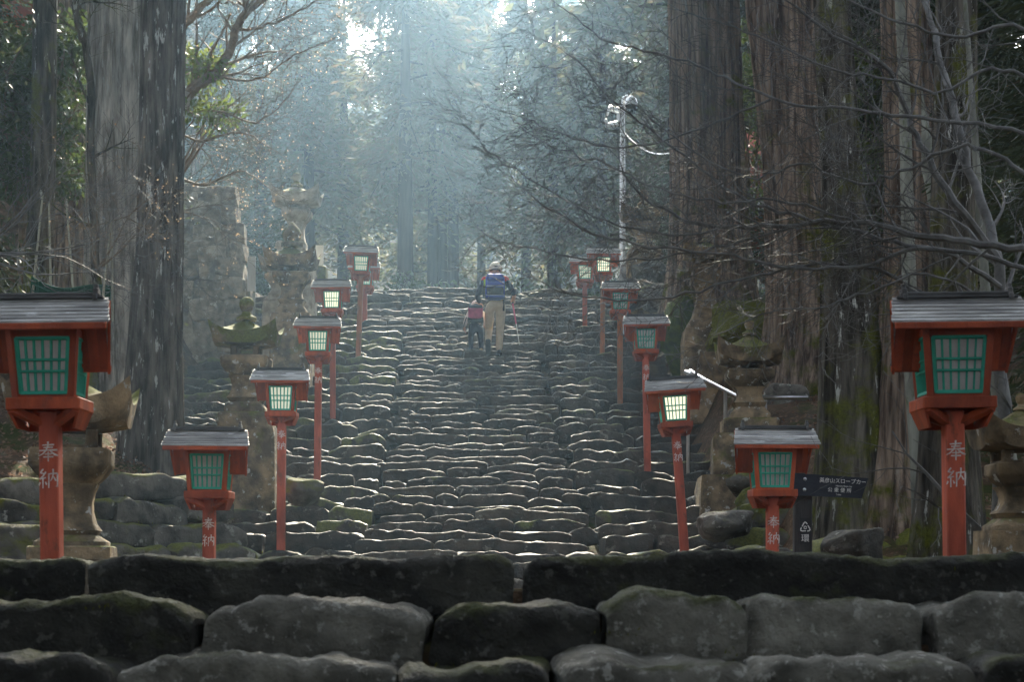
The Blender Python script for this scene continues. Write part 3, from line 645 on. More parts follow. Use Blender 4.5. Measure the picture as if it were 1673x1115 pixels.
def stone_lantern(px, D, y, wpx, label, m, base_z, finial='ball', yaw=0.0, plinths=(), mossy=.75):
    """y: heights in the photo of finial top, roof top, eave, light box foot, platform foot, post foot, foot's bottom; wpx: widths of roof, box, platform, post, foot"""
    s = D/F_PX; zz = [(HY-v)*s - base_z for v in y]; W = [v*s/2 for v in wpx]
    t = thing('stone_lantern', label, 'stone lantern', ((px-CX)*s, D, base_z), 'carved stone lanterns beside the steps', (0,0,yaw))
    zf, zr, ze, zb, zp, zo, zt = zz
    def part(name, mb, z, ang=50, moss=mossy):
        o = mb.obj(name, M[m], t, (0,0,z), angle=ang); o.color = (.5, moss, .5, 1); return o
    hf = zf-zr; rf = hf*.30
    if finial == 'ball': prof = [(rf*1.5,0),(rf*1.45,hf*.10),(rf*.75,hf*.22),(rf*.6,hf*.34),(rf*.85,hf*.44),(rf*1.02,hf*.6),(rf*1.05,hf*.74),(rf*.85,hf*.9),(rf*.4,hf*.98),(.002,hf)]
    else: prof = [(rf*1.5,0),(rf*1.5,hf*.14),(rf*.95,hf*.2),(rf*1.25,hf*.36),(rf*1.3,hf*.52),(rf*1.0,hf*.72),(rf*.5,hf*.88),(rf*.3,hf*.96),(.002,hf)]
    part('finial', MB().lathe(prof, 14, c=(0,0,0), wob=.004), zr-.01)
    th = (zr-ze)*.42
    part('roof', kasa_mb(W[0], (zr-ze)*.62, th, (zr-ze)*.42), ze+th)
    lb = MB(); hb = ze-zb; bw = W[1]                  # light box with an opening on each side
    cp = bw*.42
    for sx in (-1,1):
        for sy in (-1,1): lb.box((sx*(bw-cp/2), sy*(bw-cp/2), hb/2+.01), (cp, cp, hb+.02), bev=.008)
    lb.box((0,0,hb*.08), (bw*1.98,bw*1.98,hb*.16)); lb.box((0,0,hb*.93), (bw*1.98,bw*1.98,hb*.18))
    part('light_box', lb, zb, 30, .2)
    hp = zb-zp; pw = W[2]
    part('platform', sq([(pw*.62,0),(pw*.80,hp*.22),(pw*.96,hp*.46),(pw,hp*.55),(pw*1.0,hp*.93),(pw*.95,hp)]), zp, 40, .25)
    ho = zp-zo; ow = W[3]
    part('pillar', sq([(ow*1.35,0),(ow*1.12,ho*.16),(ow*.98,ho*.4),(ow*.96,ho*.6),(ow*1.04,ho*.82),(ow*1.22,ho)]), zo, 50, .1)
    hn = zo-zt; fw = W[4]
    part('foot', sq([(fw,0),(fw*.99,hn*.28),(fw*.86,hn*.46),(fw*.70,hn*.72),(max(ow*1.3,fw*.55),hn)]), zt, 50, .4)
    zc = zt
    for (wp, yb) in plinths:
        zl = (HY-yb)*s - base_z - (1.0 if yb == plinths[-1][1] else 0)
        part('plinth', sq([(wp*s/2*1.0,0),(wp*s/2*.99,(zc-zl)*.9),(wp*s/2*.95,(zc-zl))], .05), zl, 40, .6); zc = zl
    return t
stone_lantern(118, 11.4, (560, 612, 700, 735, 792, 868, 893), (196, 88, 126, 66, 112), 'big weathered stone lantern with upswept roof corners behind the large lantern post', 'lstone', LANDING, yaw=R(8), plinths=((132, 915), (150, 1020)))
stone_lantern(403, 21.0, (484, 522, 566, 584, 616, 652, 676), (106, 46, 76, 44, 66), 'stone lantern with round finial and mossy dark roof, see-through light box', 'lstone', 1.1, plinths=((84, 700), (104, 735)), mossy=1.15)
stone_lantern(477, 28.2, (362, 402, 440, 447, 467, 492, 515), (84, 42, 58, 32, 50), 'stone lantern with onion finial rising in front of the pale one', 'lstone', 3.0, 'onion', plinths=((66, 562),), mossy=.7)
stone_lantern(485, 31.0, (281, 303, 336, 343, 364, 400, 430), (78, 36, 46, 24, 44), 'tallest pale stone lantern, moss on its roof, against the hazy trees', 'lpale', 3.9, plinths=((60, 520),), mossy=.85)
stone_lantern(457, 29.6, (392, 415, 442, 450, 466, 482, 496), (62, 32, 44, 26, 48), 'pale stone lantern mostly hidden behind the one with the onion finial', 'lpale', 3.6, plinths=((52, 560),), mossy=.3)
stone_lantern(1052, 30.5, (309, 334, 360, 365, 384, 399, 418), (78, 40, 50, 24, 54), 'stone lantern standing on boulders beside the white camera pole', 'lstone', 3.9, plinths=((60, 428),), mossy=.55)
for (px, py, D, q, lb) in ((1056, 452, 30.4, (.50,.4,.34), 'rounded boulder carrying the stone lantern by the white pole'), (1078, 488, 29.6, (.5,.4,.28), 'second boulder below the stone lantern by the white pole'), (1030, 480, 30.0, (.4,.4,.28), 'boulder behind the shaded lantern, under the stone lantern by the pole')):
    p = P(px, py, D); boulder(p.x, p.y, p.z, q, lb, moss=.3)
stone_lantern(1153, 25.2, (372, 395, 424, 440, 465, 508, 540), (78, 36, 44, 30, 62), 'ochre stone lantern in front of the foot of the right cedar, behind twigs', 'lstone', 2.6, plinths=((76, 585),), mossy=.5)
stone_lantern(1224, 20.6, (520, 546, 596, 606, 634, 660, 686), (106, 48, 76, 40, 66), 'dark mossy stone lantern behind the steel rail, beside the leaning lantern', 'lstone', 0.6, plinths=((90, 712), (122, 780), (170, 850)), mossy=.75, yaw=R(-3))
stone_lantern(1668, 10.0, (640, 668, 735, 758, 796, 840, 868), (150, 80, 96, 62, 104), 'dark stone lantern at the right edge behind the large lantern', 'lstone', LANDING, plinths=((130, 1030),), mossy=.6)

# ------------------------------------------------------------------ direction sign, boards, rails, pole
D = 13.0; s = D/F_PX
t = thing('direction_sign', 'dark wooden direction sign with white lettering on a dark post', 'sign', ((1311-CX)*s, D, -.3))
pz = lambda y: (HY-y)*s + .3
post = MB().box((0,0,(pz(786)-.1)/2-.05), (.135,.10,pz(786)+.1), bev=.008).obj('post', M['signpost'], t, smooth=False)
pan = MB().box((0,0,0), (.085,.004,.20)).obj('label_panel', M['black'], post, (.012,-.0525,pz(869)), smooth=False)
text_mb('環', .064, .001, 0).obj('lettering', M['white'], post, (.012,-.056,pz(881)), smooth=False)
em = MB()
for k in range(3):                                   # a rounded triangle of three sweeping strokes
    a0 = math.pi/2 + k*2*math.pi/3
    pts = [(math.cos(a0+u)*r, -.0, math.sin(a0+u)*r) for u, r in ((-.55,.030),(-.2,.037),(0.05,.041),(.35,.034),(.8,.026),(1.25,.026))]
    em.tube(pts, [.004,.005,.0055,.005,.0045,.003], 5)
em.tube([(.010*math.cos(a/5), 0, .010*math.sin(a/5)) for a in range(0, 32, 2)], .0032, 5)
em.obj('emblem', M['white'], post, (.012,-.056,pz(863)), smooth=False)
bd = thing('sign_board_pivot', None, None, (0,0,0)); bpy.data.objects.remove(bd)
L_ = .62; bmb = MB()
x0, x1 = (1281-1311)*s, (1415-1311)*s
bmb.add([(x0,-.02,-.085),(x1-.045,-.02,-.085),(x1,-.02,.07),(x0,-.02,.085),(x0,.02,-.085),(x1-.045,.02,-.085),(x1,.02,.07),(x0,.02,.085)], [(3,2,1,0)[::-1],(4,5,6,7)[::-1],(0,4,5,1)[::-1],(1,5,6,2)[::-1],(2,6,7,3)[::-1],(3,7,4,0)[::-1]])
board = bmb.obj('sign_board', M['signwood'], t, (0,-.075,pz(793)), smooth=False); board.rotation_euler = (0, R(2.6), R(3))
for tx, sz, xx, zz_, b in (('英彦山スロープカー', .040, .29, .036, 0), ('Hikosan Slope Car', .0165, .30, .0, .0), ('公 衆 便 所', .038, .268, -.033, 0), ('Toilet', .0165, .262, -.066, .0)):
    text_mb(tx, sz, .0008, b).obj('lettering', M['white'], board, (xx, -.0215, zz_), smooth=False)
for zz_ in (.04, -.04): MB().lathe([(.014,0),(.013,.006),(.007,.011),(.001,.012)], 10).obj('bolt', M['steel'], board, (.0, -.0205, zz_)).rotation_euler = (R(90),0,0)

def rail(name, label, path, r, posts, m='steel'):
    p0 = path[0]; t = thing(name, label, 'handrail', (p0.x, p0.y, ground_z(p0.x, p0.y)))
    off = t.location
    MB().tube([p-off for p in path], r, 10).obj('rail', M[m], t)
    for p in posts:
        g_ = min(ground_z(p.x, p.y), p.z-.3); MB().tube([Vector((p.x,p.y,g_-.1))-off, Vector((p.x,p.y,p.z))-off], r*.9, 8).obj('rail_post', M[m], t)
    return t
rail('handrail', 'steel handrail sloping down behind the leaning vermilion lantern', [P(1142,616,22.6), P(1120,608,22.9), P(1128,606,22.9), P(1150,620,21.8), P(1212,652,21.0)], .026, [P(1124,610,22.8), P(1185,640,21.3)])
rail('handrail', 'level steel rail ending right of the dark mossy stone lantern', [P(1238,650,21.0), P(1290,650,20.9), P(1320,650,20.9)], .028, [P(1250,650,21.0)])
rail('handrail', 'short steel handrail beside the ochre stone lantern', [P(1110,531,26.4), P(1118,533,26.2), P(1126,556,25.8)], .026, [P(1124,553,25.8)])
def notice(px, D, y0, y1, wpx, label, stone=None):
    s = D/F_PX; bz = (HY-y1)*s - .25
    t = thing('notice_board', label, 'notice board', ((px-CX)*s, D, bz))
    hz = (y1-y0)*s
    MB().box((0,0,.25+hz/2), (wpx*s,.03,hz), bev=.004).obj('board', M['board'], t, smooth=False)
    for sx in (-.3,.3): MB().box((sx*wpx*s,.035,(.25+hz)/2-.1), (.03,.03,.25+hz+.2)).obj('leg', M['bamboo'], t, smooth=False)
    if stone: MB().box((0,.0,.12), (stone*s,.3,.34), bev=.02).obj('base_stone', M['rubble'], t)
    return t
notice(411, 29.6, 419, 476, 13, 'white weathered board beside the corner of the tall retaining wall')
notice(521, 31.5, 401, 440, 15, 'white board on a stone base behind the onion-topped stone lantern', 26)
# white pole with cameras and a cable to the cedar
D = 31.6; s = D/F_PX; bz = ground_z((1017-CX)*s, D)
t = thing('camera_pole', 'white steel pole with cameras and lamps on top, above the red lanterns', 'pole', ((1017-CX)*s, D, bz))
zz = lambda y: (HY-y)*s - bz
MB().tube([(0,0,-.2),(0,0,zz(300)),(0,0,zz(172))], [.058,.052,.045], 14).obj('pole', M['galv'], t)
am = MB().box((.0,-.02,zz(178)), (.34,.06,.06), bev=.01).tube([(0,0,zz(172)),(.02,0,zz(160)),(.1,-.02,zz(157))], .035, 8); am.obj('cross_arm', M['galv'], t)
dm = MB().lathe([(.001,-.17),(.07,-.15),(.105,-.07),(.11,0)], 14).obj('camera_dome', M['dgrey'], t, (.155,-.08,zz(174)))
MB().lathe([(.112,0),(.118,.05),(.10,.12),(.05,.16),(.03,.18)], 14).obj('camera_hood', M['galv'], t, (.155,-.08,zz(174)))
for (x, z, dx, a) in ((-.12, 181, .30, 18), (-.19, 205, .22, -14)):
    q = MB().box((0,0,0), (dx,.11,.10), Matrix.Rotation(R(a),3,'Y'), bev=.02).box((-dx*.5,-.02,-.03*a/18), (.05,.15,.14), Matrix.Rotation(R(a),3,'Y'), bev=.01); q.obj('camera', M['galv'], t, (x,-.06,zz(z)))
MB().box((-.06,-.02,zz(193)), (.10,.09,.16), bev=.015).obj('junction_box', M['galv'], t)
MB().box((-.06,-.05,zz(205)), (.14,.03,.03), bev=.005).obj('bracket', M['galv'], t)
c0 = P(1019,215,31.6); c1 = P(1104,247,28.2)
cb = [c0.lerp(c1, u) - Vector((0,0,.38*4*u*(1-u)*.5)) for u in [i/14 for i in range(15)]]
o = MB().tube([p-c0 for p in cb], .013, 6).obj('cable', M['galv'], None, c0); tag(o, 'pale cable sagging from the white pole to the right cedar trunk', 'cable')
# bamboo poles and a net on the bank
for i, (xa, ya, xb, yb, D) in enumerate(((70,318,52,455,15.8),(80,330,84,470,15.9),(108,325,122,468,16.0),(182,362,164,482,15.4),(183,372,184,486,15.3))):
    a, b = P(xb,yb+40,D), P(xa,ya,D)
    o = MB().tube([a*0, (b-a)*.5, b-a], [.012,.011,.009], 7).obj('bamboo_pole', M['bamboo'], None, a)
    tag(o, ('pale bamboo pole leaning outwards at the net\'s near end, longest of the row', 'thin upright bamboo pole second along the green net', 'short bamboo pole leaning inwards over the green net', 'bamboo pole leaning against the pale cedar trunk', 'upright bamboo pole closest to the pale cedar trunk')[i], 'pole', 'bamboo poles around the green net')
nb = MB()
for i in range(13):                                   # a real mesh of cords hung on the poles
    u = i/12; a = P(52+u*128, 452+10*math.sin(u*5)+u*26, 15.7); b = P(48+u*136, 505, 15.9)
    nb.tube([a, b], .006, 4, cap=False)
for j in range(6):
    nb.tube([P(52+u*128-(4*j/5), 452+10*math.sin(u*5)+u*26+(505-452-u*26)*j/5, 15.7+.04*j) for u in [k/12 for k in range(13)]], .006, 4, cap=False)
sh = [(P(52+u*128, 453+10*math.sin(u*5)+u*26, 15.75), P(48+u*136, 508, 15.95)) for u in [k/12 for k in range(13)]]
nb.add([q for pr in sh for q in pr] + [q+Vector((0,.012,0)) for pr in sh for q in pr], [(2*i, 2*i+2, 2*i+3, 2*i+1) for i in range(12)] + [(26+2*i+1, 26+2*i+3, 26+2*i+2, 26+2*i) for i in range(12)])
tag(nb.obj('garden_net', M['net']), 'dark green net strung on bamboo poles behind the large lantern roof', 'net')
# a small shrine building seen between the trunks on either bank
def hut(px, D, ytop, ybot, wpx, label, wall, roofm):
    s = D/F_PX; bz = (HY-ybot)*s; H = (ybot-ytop)*s; W = wpx*s
    t = thing('shrine_hut', label, 'hut', ((px-CX)*s, D, bz))
    MB().box((0,0,H*.36), (W*.8,W*.8,H*.72)).obj('wall', M[wall], t, smooth=False)
    for sx in (-1,1): MB().box((sx*W*.41,-W*.41,H*.36), (.12,.12,H*.72)).obj('corner_post', M['hutred'], t, smooth=False)
    r = MB(); r.add([(-W*.62,-W*.62,H*.70),(W*.62,-W*.62,H*.70),(W*.62,W*.62,H*.70),(-W*.62,W*.62,H*.70),(-W*.5,0,H),(W*.5,0,H)], [(3,2,1,0),(0,1,5,4),(2,3,4,5),(1,2,5),(3,0,4)])
    r.obj('roof', M[roofm], t, smooth=False); MB().box((0,-W*.415,H*.3), (W*.34,.04,H*.5)).obj('door', M['hutred'], t, smooth=False)
hut(1238, 33.0, 330, 440, 150, 'ochre wooden hut glimpsed between the two right cedar trunks', 'hutwood', 'hutroof')
hut(1262, 40.0, 215, 400, 90, 'red gabled roof glimpsed between the right cedar trunks', 'hutred', 'hutred')
hut(20, 34.0, -60, 300, 420, 'red shrine hall half hidden behind the dark evergreen at top left', 'hutred', 'hutred')

# ------------------------------------------------------------------ the two walkers
def rbox(mb, c, d, rot=None, bev=.04): return mb.box(c, d, rot, bev=bev)
def blob(mb, c, r, n=14, sy=None, rot=None):
    """ellipsoid, r = (rx, ry, rz)"""
    V = []; k = 8
    prof = [(math.sin(math.pi*i/k), -math.cos(math.pi*i/k)) for i in range(k+1)]
    prof[0] = (.02, -1); prof[-1] = (.02, 1)
    m2 = MB().lathe(prof, n); c = Vector(c)
    return mb.add([((rot @ Vector((v[0]*r[0], v[1]*r[1], v[2]*r[2]))) if rot is not None else Vector((v[0]*r[0], v[1]*r[1], v[2]*r[2]))) + c for v in m2.v], m2.f)
def hand(name, parent, wrist, fwd, side, s=1.0, curl=.7):
    """palm, four bent fingers and a thumb; fwd = direction of the fingers, side = towards the thumb"""
    w_, f, d = Vector(wrist), Vector(fwd).normalized(), Vector(side); d = (d - f*d.dot(f)).normalized(); nrm = f.cross(d)
    nodes = [(*w_, .022*s), (*(w_+f*.05*s), .030*s, .018*s), (*(w_+f*.085*s), .030*s, .016*s)]; edges = [(0,1),(1,2)]
    o = skin_mesh(name, nodes, edges, M['skin'], 1, parent)
    mb = MB()
    for i, (off, ln) in enumerate(((.028,.072),(.010,.082),(-.009,.076),(-.027,.058))):
        b = w_+f*.080*s+d*off*s; pts = [b]
        for j in range(3):
            a = curl*(j+1)*.6; b = b + (f*math.cos(a)+nrm*math.sin(a))*ln*s/3; pts.append(b)
        mb.tube(pts, [.0098*s,.0092*s,.0085*s,.006*s], 7)
    b = w_+f*.028*s+d*.026*s; pts = [b, b+(f*.6+d*.7)*.034*s, b+(f*1.0+d*.6+nrm*.4)*.058*s]
    mb.tube(pts, [.012*s,.0105*s,.007*s], 7); mb.obj('fingers', M['skin'], o)
    return o
def head(parent, c, r, pitch, hair, cap=None, capmat='cream', nm='head'):
    """a head facing +Y with nose, eyes, mouth, ears; pitch tips the face downwards"""
    rt = Matrix.Rotation(-pitch, 3, 'X'); c = Vector(c)
    h = MB(); blob(h, (0,0,0), (r*.78, r*.95, r*1.12), 18); blob(h, (0,r*.28,-r*.55), (r*.55, r*.58, r*.55), 14)
    h.add([(-.2*r,.85*r,.05*r),(.2*r,.85*r,.05*r),(0,1.18*r,-.18*r),(0,.9*r,.35*r),(-.2*r,.85*r,-.25*r),(.2*r,.85*r,-.25*r)], [(0,2,3),(2,1,3),(0,4,2),(4,5,2),(5,1,2)])
    for s in (-1,1): blob(h, (s*.79*r,0,-.05*r), (.10*r,.22*r,.30*r), 10)
    o = h.obj('head', M['skin'], parent, c, angle=None); o.rotation_euler = (-pitch,0,0)
    e = MB()
    for s in (-1,1): blob(e, (s*.32*r,.86*r,.10*r), (.12*r,.06*r,.07*r), 8)
    e.obj('eyes', M['hair'], o)
    MB().box((0,.86*r,-.52*r), (.42*r,.06*r,.07*r)).obj('mouth', M['cred'], o)
    hm = MB(); blob(hm, (0,-.10*r,.08*r), (r*.83, r*.95, r*1.12), 18); hm.v = [(x, y, max(z, -.55*r if y < .1*r else .25*r)) for x, y, z in hm.v]; hm.obj('hair', M[hair], o, angle=None)
    if cap:
        cm = MB(); blob(cm, (0,-.05*r,.12*r), (r*.95, r*1.10, r*1.10), 20); cm.v = [(x, y, max(z, -.14*r+.18*y)) for x, y, z in cm.v]
        cm.obj('cap', M[capmat], o, angle=None)
        br = MB(); V = []
        for i in range(9):
            a = -1.15+2.3*i/8
            for rr, dz in ((.85,.16),(1.75,.02)): V.append((math.sin(a)*r*.93*(1 if rr<1 else 1.0), math.cos(a)*r*(rr if rr<1 else 1.0+.75*math.cos(a)), r*dz+.02*r))
        n = len(V); V += [(x,y,z+.05*r) for x,y,z in V]
        br.add(V, [(2*i,2*i+1,2*i+3,2*i+2) for i in range(8)] + [(n+2*i,n+2*i+2,n+2*i+3,n+2*i+1) for i in range(8)] + [(2*i+1,n+2*i+1,n+2*i+3,2*i+3) for i in range(8)]); br.obj('cap_brim', M[capmat], o)
        bo = MB(); blob(bo, (.12*r,-1.09*r,.02*r), (.32*r,.08*r,.13*r), 10); bo.obj('cap_opening', M['hair'], o)
    return o
def nearest_step(D):
    return min(STEP_TOPS, key=lambda q: abs(q[0]-D))
# adult
Dk, Zk = nearest_step(30.1)
AX = (809-CX)*(Dk+.2)/F_PX
ad = thing('person', 'adult in a cream cap, dark sleeves and khaki trousers climbing with a pole', 'person', (AX, Dk+.22, Zk+.0))
legs = skin_mesh('trousers', [(0,.0,.93,.150,.115),(-.095,.02,.86,.105),(-.105,.13,.66,.085),(-.115,.22,.50,.070),(-.12,.10,.36,.062),(-.125,-.02,.215,.058),
                              (.095,.02,.86,.105),(.092,.07,.66,.088),(.085,.10,.48,.072),(.075,.05,.28,.066),(.07,.01,.10,.064),(0,.03,1.04,.155,.11)],
                 [(0,1),(1,2),(2,3),(3,4),(4,5),(0,6),(6,7),(7,8),(8,9),(9,10),(0,11)], M['khaki'], 2, ad)
body = skin_mesh('jacket', [(0,.03,1.02,.15,.105),(0,.08,1.16,.155,.11),(0,.14,1.31,.17,.11),(0,.17,1.40,.10,.08),
                            (-.19,.15,1.365,.068),(-.275,.06,1.20,.056),(-.315,.04,1.07,.050),(-.28,.20,.98,.042),
                            (.19,.15,1.365,.068),(.285,.07,1.22,.056),(.345,.02,1.08,.050)],
                 [(0,1),(1,2),(2,3),(2,4),(4,5),(5,6),(6,7),(2,8),(8,9),(9,10)], M['navy'], 2, ad)
sh = MB()
for s in (-1,1): blob(sh, (s*.165,.145,1.375), (.085,.085,.072), 12)
sh.obj('shoulder_yoke', M['cred'], body)
fa = skin_mesh('forearm', [(.345,.02,1.08,.044),(.325,.14,1.045,.038),(.305,.26,1.03,.028)], [(0,1),(1,2)], M['skin'], 1, ad)
nk = skin_mesh('neck', [(0,.17,1.38,.060),(0,.20,1.46,.055),(0,.215,1.52,.055)], [(0,1),(1,2)], M['skin'], 1, ad)
head(ad, (0,.225,1.570), .118, .35, 'hair', True)
hand('hand', ad, (.305,.26,1.03), (-.1,.85,-.1), (0,.2,1), 1.0, 1.1)
hand('hand', ad, (-.28,.20,.98), (.05,.6,-.8), (.6,.5,.2), 1.0, .5)
def shoe(parent, ankle, toe, sole_m, up_m, name='shoe', s=1.0):
    a, t_ = Vector(ankle), Vector(toe); f = (t_-a).normalized(); L = .27*s
    z = Vector((0,0,1)); side = f.cross(z).normalized(); u = side.cross(f)
    rt = Matrix((side, f, u)).transposed()
    mb = MB().box(a+f*.07*s+u*.035*s, (.095*s,L,.085*s), rt, top=(.75,.72), bev=.02*s)
    o = mb.obj(name, M[up_m], parent)
    so = MB(); V = []
    for kz in (0, -.028*s):
        for i in range(16):
            an = 2*math.pi*i/16; yy = math.sin(an)*.148*s; xx = math.cos(an)*.050*s*(1+.14*math.sin(an)-.18*math.exp(-((yy/s+.02)/.04)**2))
            V.append(rt @ Vector((xx, yy+.07*s, kz-.005*s)) + a)
    so.add(V, [tuple(range(16)), tuple(range(31,15,-1))] + [(i+16,(i+1)%16+16,(i+1)%16,i) for i in range(16)]); so.obj('sole', M[sole_m], o)
    return o
shoe(ad, (.07,-.03,.035), (.07,.25,.035), 'sole', 'dgrey')
shoe(ad, (-.125,-.03,.235), (-.125,.035,.05), 'sole', 'sole')
MB().box((.15,-.05,.90), (.035,.012,.20), bev=.004).obj('strap_end', M['dgrey'], ad)
bk = thing('backpack', 'blue and grey backpack on the back of the adult', 'backpack', (AX, Dk+.22+.0, Zk+1.0))
rl = Matrix.Rotation(R(-13), 3, 'X')
rbox(MB(), (0,-.115,.20), (.335,.19,.44), rl, .07).obj('pack_body', M['blue'], bk)
rbox(MB(), (0,-.205,.12), (.30,.07,.155), rl, .03).obj('pocket', M['dgrey'], bk)
rbox(MB(), (0,-.20,.035), (.32,.10,.085), rl, .035).obj('lower_pocket', M['blue'], bk)
rbox(MB(), (0,-.145,.36), (.30,.18,.13), rl, .05).obj('lid', M['blue'], bk)
MB().box((0,-.222,.215), (.315,.012,.018), rl).obj('strap', M['stripe'], bk); MB().box((0,-.245,.05), (.325,.012,.016), rl).obj('strap', M['stripe'], bk)
for s in (-1,1): MB().tube([(s*.12,-.03,.36),(s*.135,.10,.43),(s*.14,.22,.36),(s*.15,.24,.22),(s*.16,.14,.08),(s*.15,-.03,.06)], .018, 6).obj('shoulder_strap', M['dgrey'], bk)
MB().box((-.185,-.09,.29), (.03,.10,.10), rl, bev=.012).obj('side_pouch', M['lime'], bk)
MB().tube([(-.185,-.08,.02),(-.18,-.06,.22)], .036, 9).obj('bottle_pocket', M['dgrey'], bk)
tp = thing('trekking_pole', 'slender pink and silver trekking pole in the right hand of the adult', 'pole', (AX+.43, Dk+.62, nearest_step(Dk+.6)[1]))
ph_ = Vector((AX+.30, Dk+.22+.335, Zk+1.05)) - tp.location
MB().tube([Vector((0,0,-.02)), ph_*.45], [.006,.010], 8).obj('lower_shaft', M['galv'], tp)
MB().tube([ph_*.45, ph_*.92], [.012,.014], 8).obj('upper_shaft', M['pink'], tp); MB().tube([ph_*.92, ph_*1.09], [.017,.02], 8).obj('grip', M['sole'], tp)
# child
CXc = (777-CX)*(Dk+.3)/F_PX
ch = thing('person', 'small child in navy trousers bent forward under a pink backpack', 'person', (CXc, Dk+.36, Zk+.0))
skin_mesh('trousers', [(0,0,.56,.118,.09),(-.072,.0,.50,.070),(-.085,.05,.32,.052),(-.085,.02,.10,.043),(.072,.02,.50,.070),(.09,.10,.34,.054),(.10,-.0,.15,.043),(0,.03,.62,.12,.09)],
          [(0,1),(1,2),(2,3),(0,4),(4,5),(5,6),(0,7)], M['navy'], 2, ch)
skin_mesh('shirt', [(0,.0,.57,.128,.10),(0,.07,.70,.118,.09),(0,.17,.83,.11,.08),(0,.22,.88,.06,.05),(-.125,.17,.81,.045),(-.175,.10,.67,.038),(-.20,.06,.56,.034),(.125,.17,.81,.045),(.18,.16,.68,.038),(.16,.26,.60,.032)],
          [(0,1),(1,2),(2,3),(2,4),(4,5),(5,6),(2,7),(7,8),(8,9)], M['pinkw'], 2, ch)
MB().tube([(-.165,.055,.72),(-.205,.03,.60),(-.215,.03,.54)], [.012,.013,.011], 6).obj('sleeve_stripe', M['sole'], ch)
skin_mesh('neck', [(0,.22,.86,.042),(0,.28,.92,.04)], [(0,1)], M['skin'], 1, ch)
head(ch, (0,.32,.95), .098, .75, 'hair', True, 'pinkw')
hand('hand', ch, (-.20,.06,.55), (-.05,.25,-.9), (.3,.8,.3), .72, .5); hand('hand', ch, (.16,.26,.60), (-.1,.8,-.4), (-.5,.3,.6), .72, .6)
shoe(ch, (-.085,.0,.03), (-.085,.2,.03), 'sole', 'dgrey', s=.68); shoe(ch, (.10,-.03,.12), (.105,.075,.035), 'tan', 'tan', s=.68)
b2 = thing('backpack', 'pink and maroon patterned backpack on the back of the child', 'backpack', (CXc, Dk+.36, Zk+.60))
rc = Matrix.Rotation(R(-28), 3, 'X')
rbox(MB(), (0,-.085,.16), (.26,.15,.30), rc, .065).obj('pack_body', M['maroon'], b2); rbox(MB(), (0,-.155,.045), (.285,.09,.10), rc, .035).obj('lower_pocket', M['sole'], b2)
dt = MB()
for (x, z, r) in ((-.07,.13,.012),(-.03,.17,.021),(.05,.13,.010),(.075,.17,.014),(.02,.22,.012),(-.08,.21,.012),(.0,.115,.009),(.06,.23,.010),(-.045,.245,.009)): blob(dt, (x,-.168+ (z-.13)*.45, z), (r,.008,r), 8)
dt.obj('printed_flowers', M['dots'], b2); rbox(MB(), (0,-.055,.27), (.24,.14,.07), rc, .03).obj('lid', M['navy'], b2)
for s in (-1,1): MB().tube([(s*.09,-.02,.27),(s*.10,.10,.30),(s*.105,.19,.22),(s*.11,.14,.10),(s*.10,.0,.04)], .013, 6).obj('shoulder_strap', M['sole'], b2)

# ------------------------------------------------------------------ trees
def trunk_obj(parent, path, m, n=56, step=.22, flute=.05, nfl=9, flare=.6, flare_h=.9, seed=0, name='trunk', rough=.03):
    """path: (x, y, z, r); a fluted, flared trunk with furrowed bark; coordinates relative to the parent"""
    off = parent.location; pts = [Vector(p[:3])-off for p in path]; rad = [p[3] for p in path]
    zz = [p.z for p in pts]; z = zz[0]; V = []; rings = 0; so = Vector((seed*5.1, seed*2.3, 0))
    while z <= zz[-1]+1e-6:
        x = np.interp(z, zz, [p.x for p in pts]); y = np.interp(z, zz, [p.y for p in pts]); r = np.interp(z, zz, rad)
        fl = math.exp(-max(0, z-zz[0]-.15)/flare_h)
        for j in range(n):
            th = 2*math.pi*j/n; c_, s_ = math.cos(th), math.sin(th)
            root = max(0, noise.noise(so+Vector((c_*1.6, s_*1.6, 4.0))) + .35)
            k = 1 + flare*fl*(.45+1.1*root) + flute*noise.noise(so+Vector((c_*nfl*.28, s_*nfl*.28, z*.10))) + rough*noise.noise(so+Vector((c_*nfl*1.3, s_*nfl*1.3, z*.35))) + rough*.6*noise.noise(so+Vector((c_*nfl*3, s_*nfl*3, z*1.2)))
            V.append((x+c_*r*k, y+s_*r*k, z))
        rings += 1; z += step*(.45 if z-zz[0] < 1.6 else 1)
    Fc = [(i*n+j, i*n+(j+1)%n, (i+1)*n+(j+1)%n, (i+1)*n+j) for i in range(rings-1) for j in range(n)] + [tuple(range((rings-1)*n, rings*n))]
    return MB().add(V, Fc).obj(name, M[m], parent, angle=None)
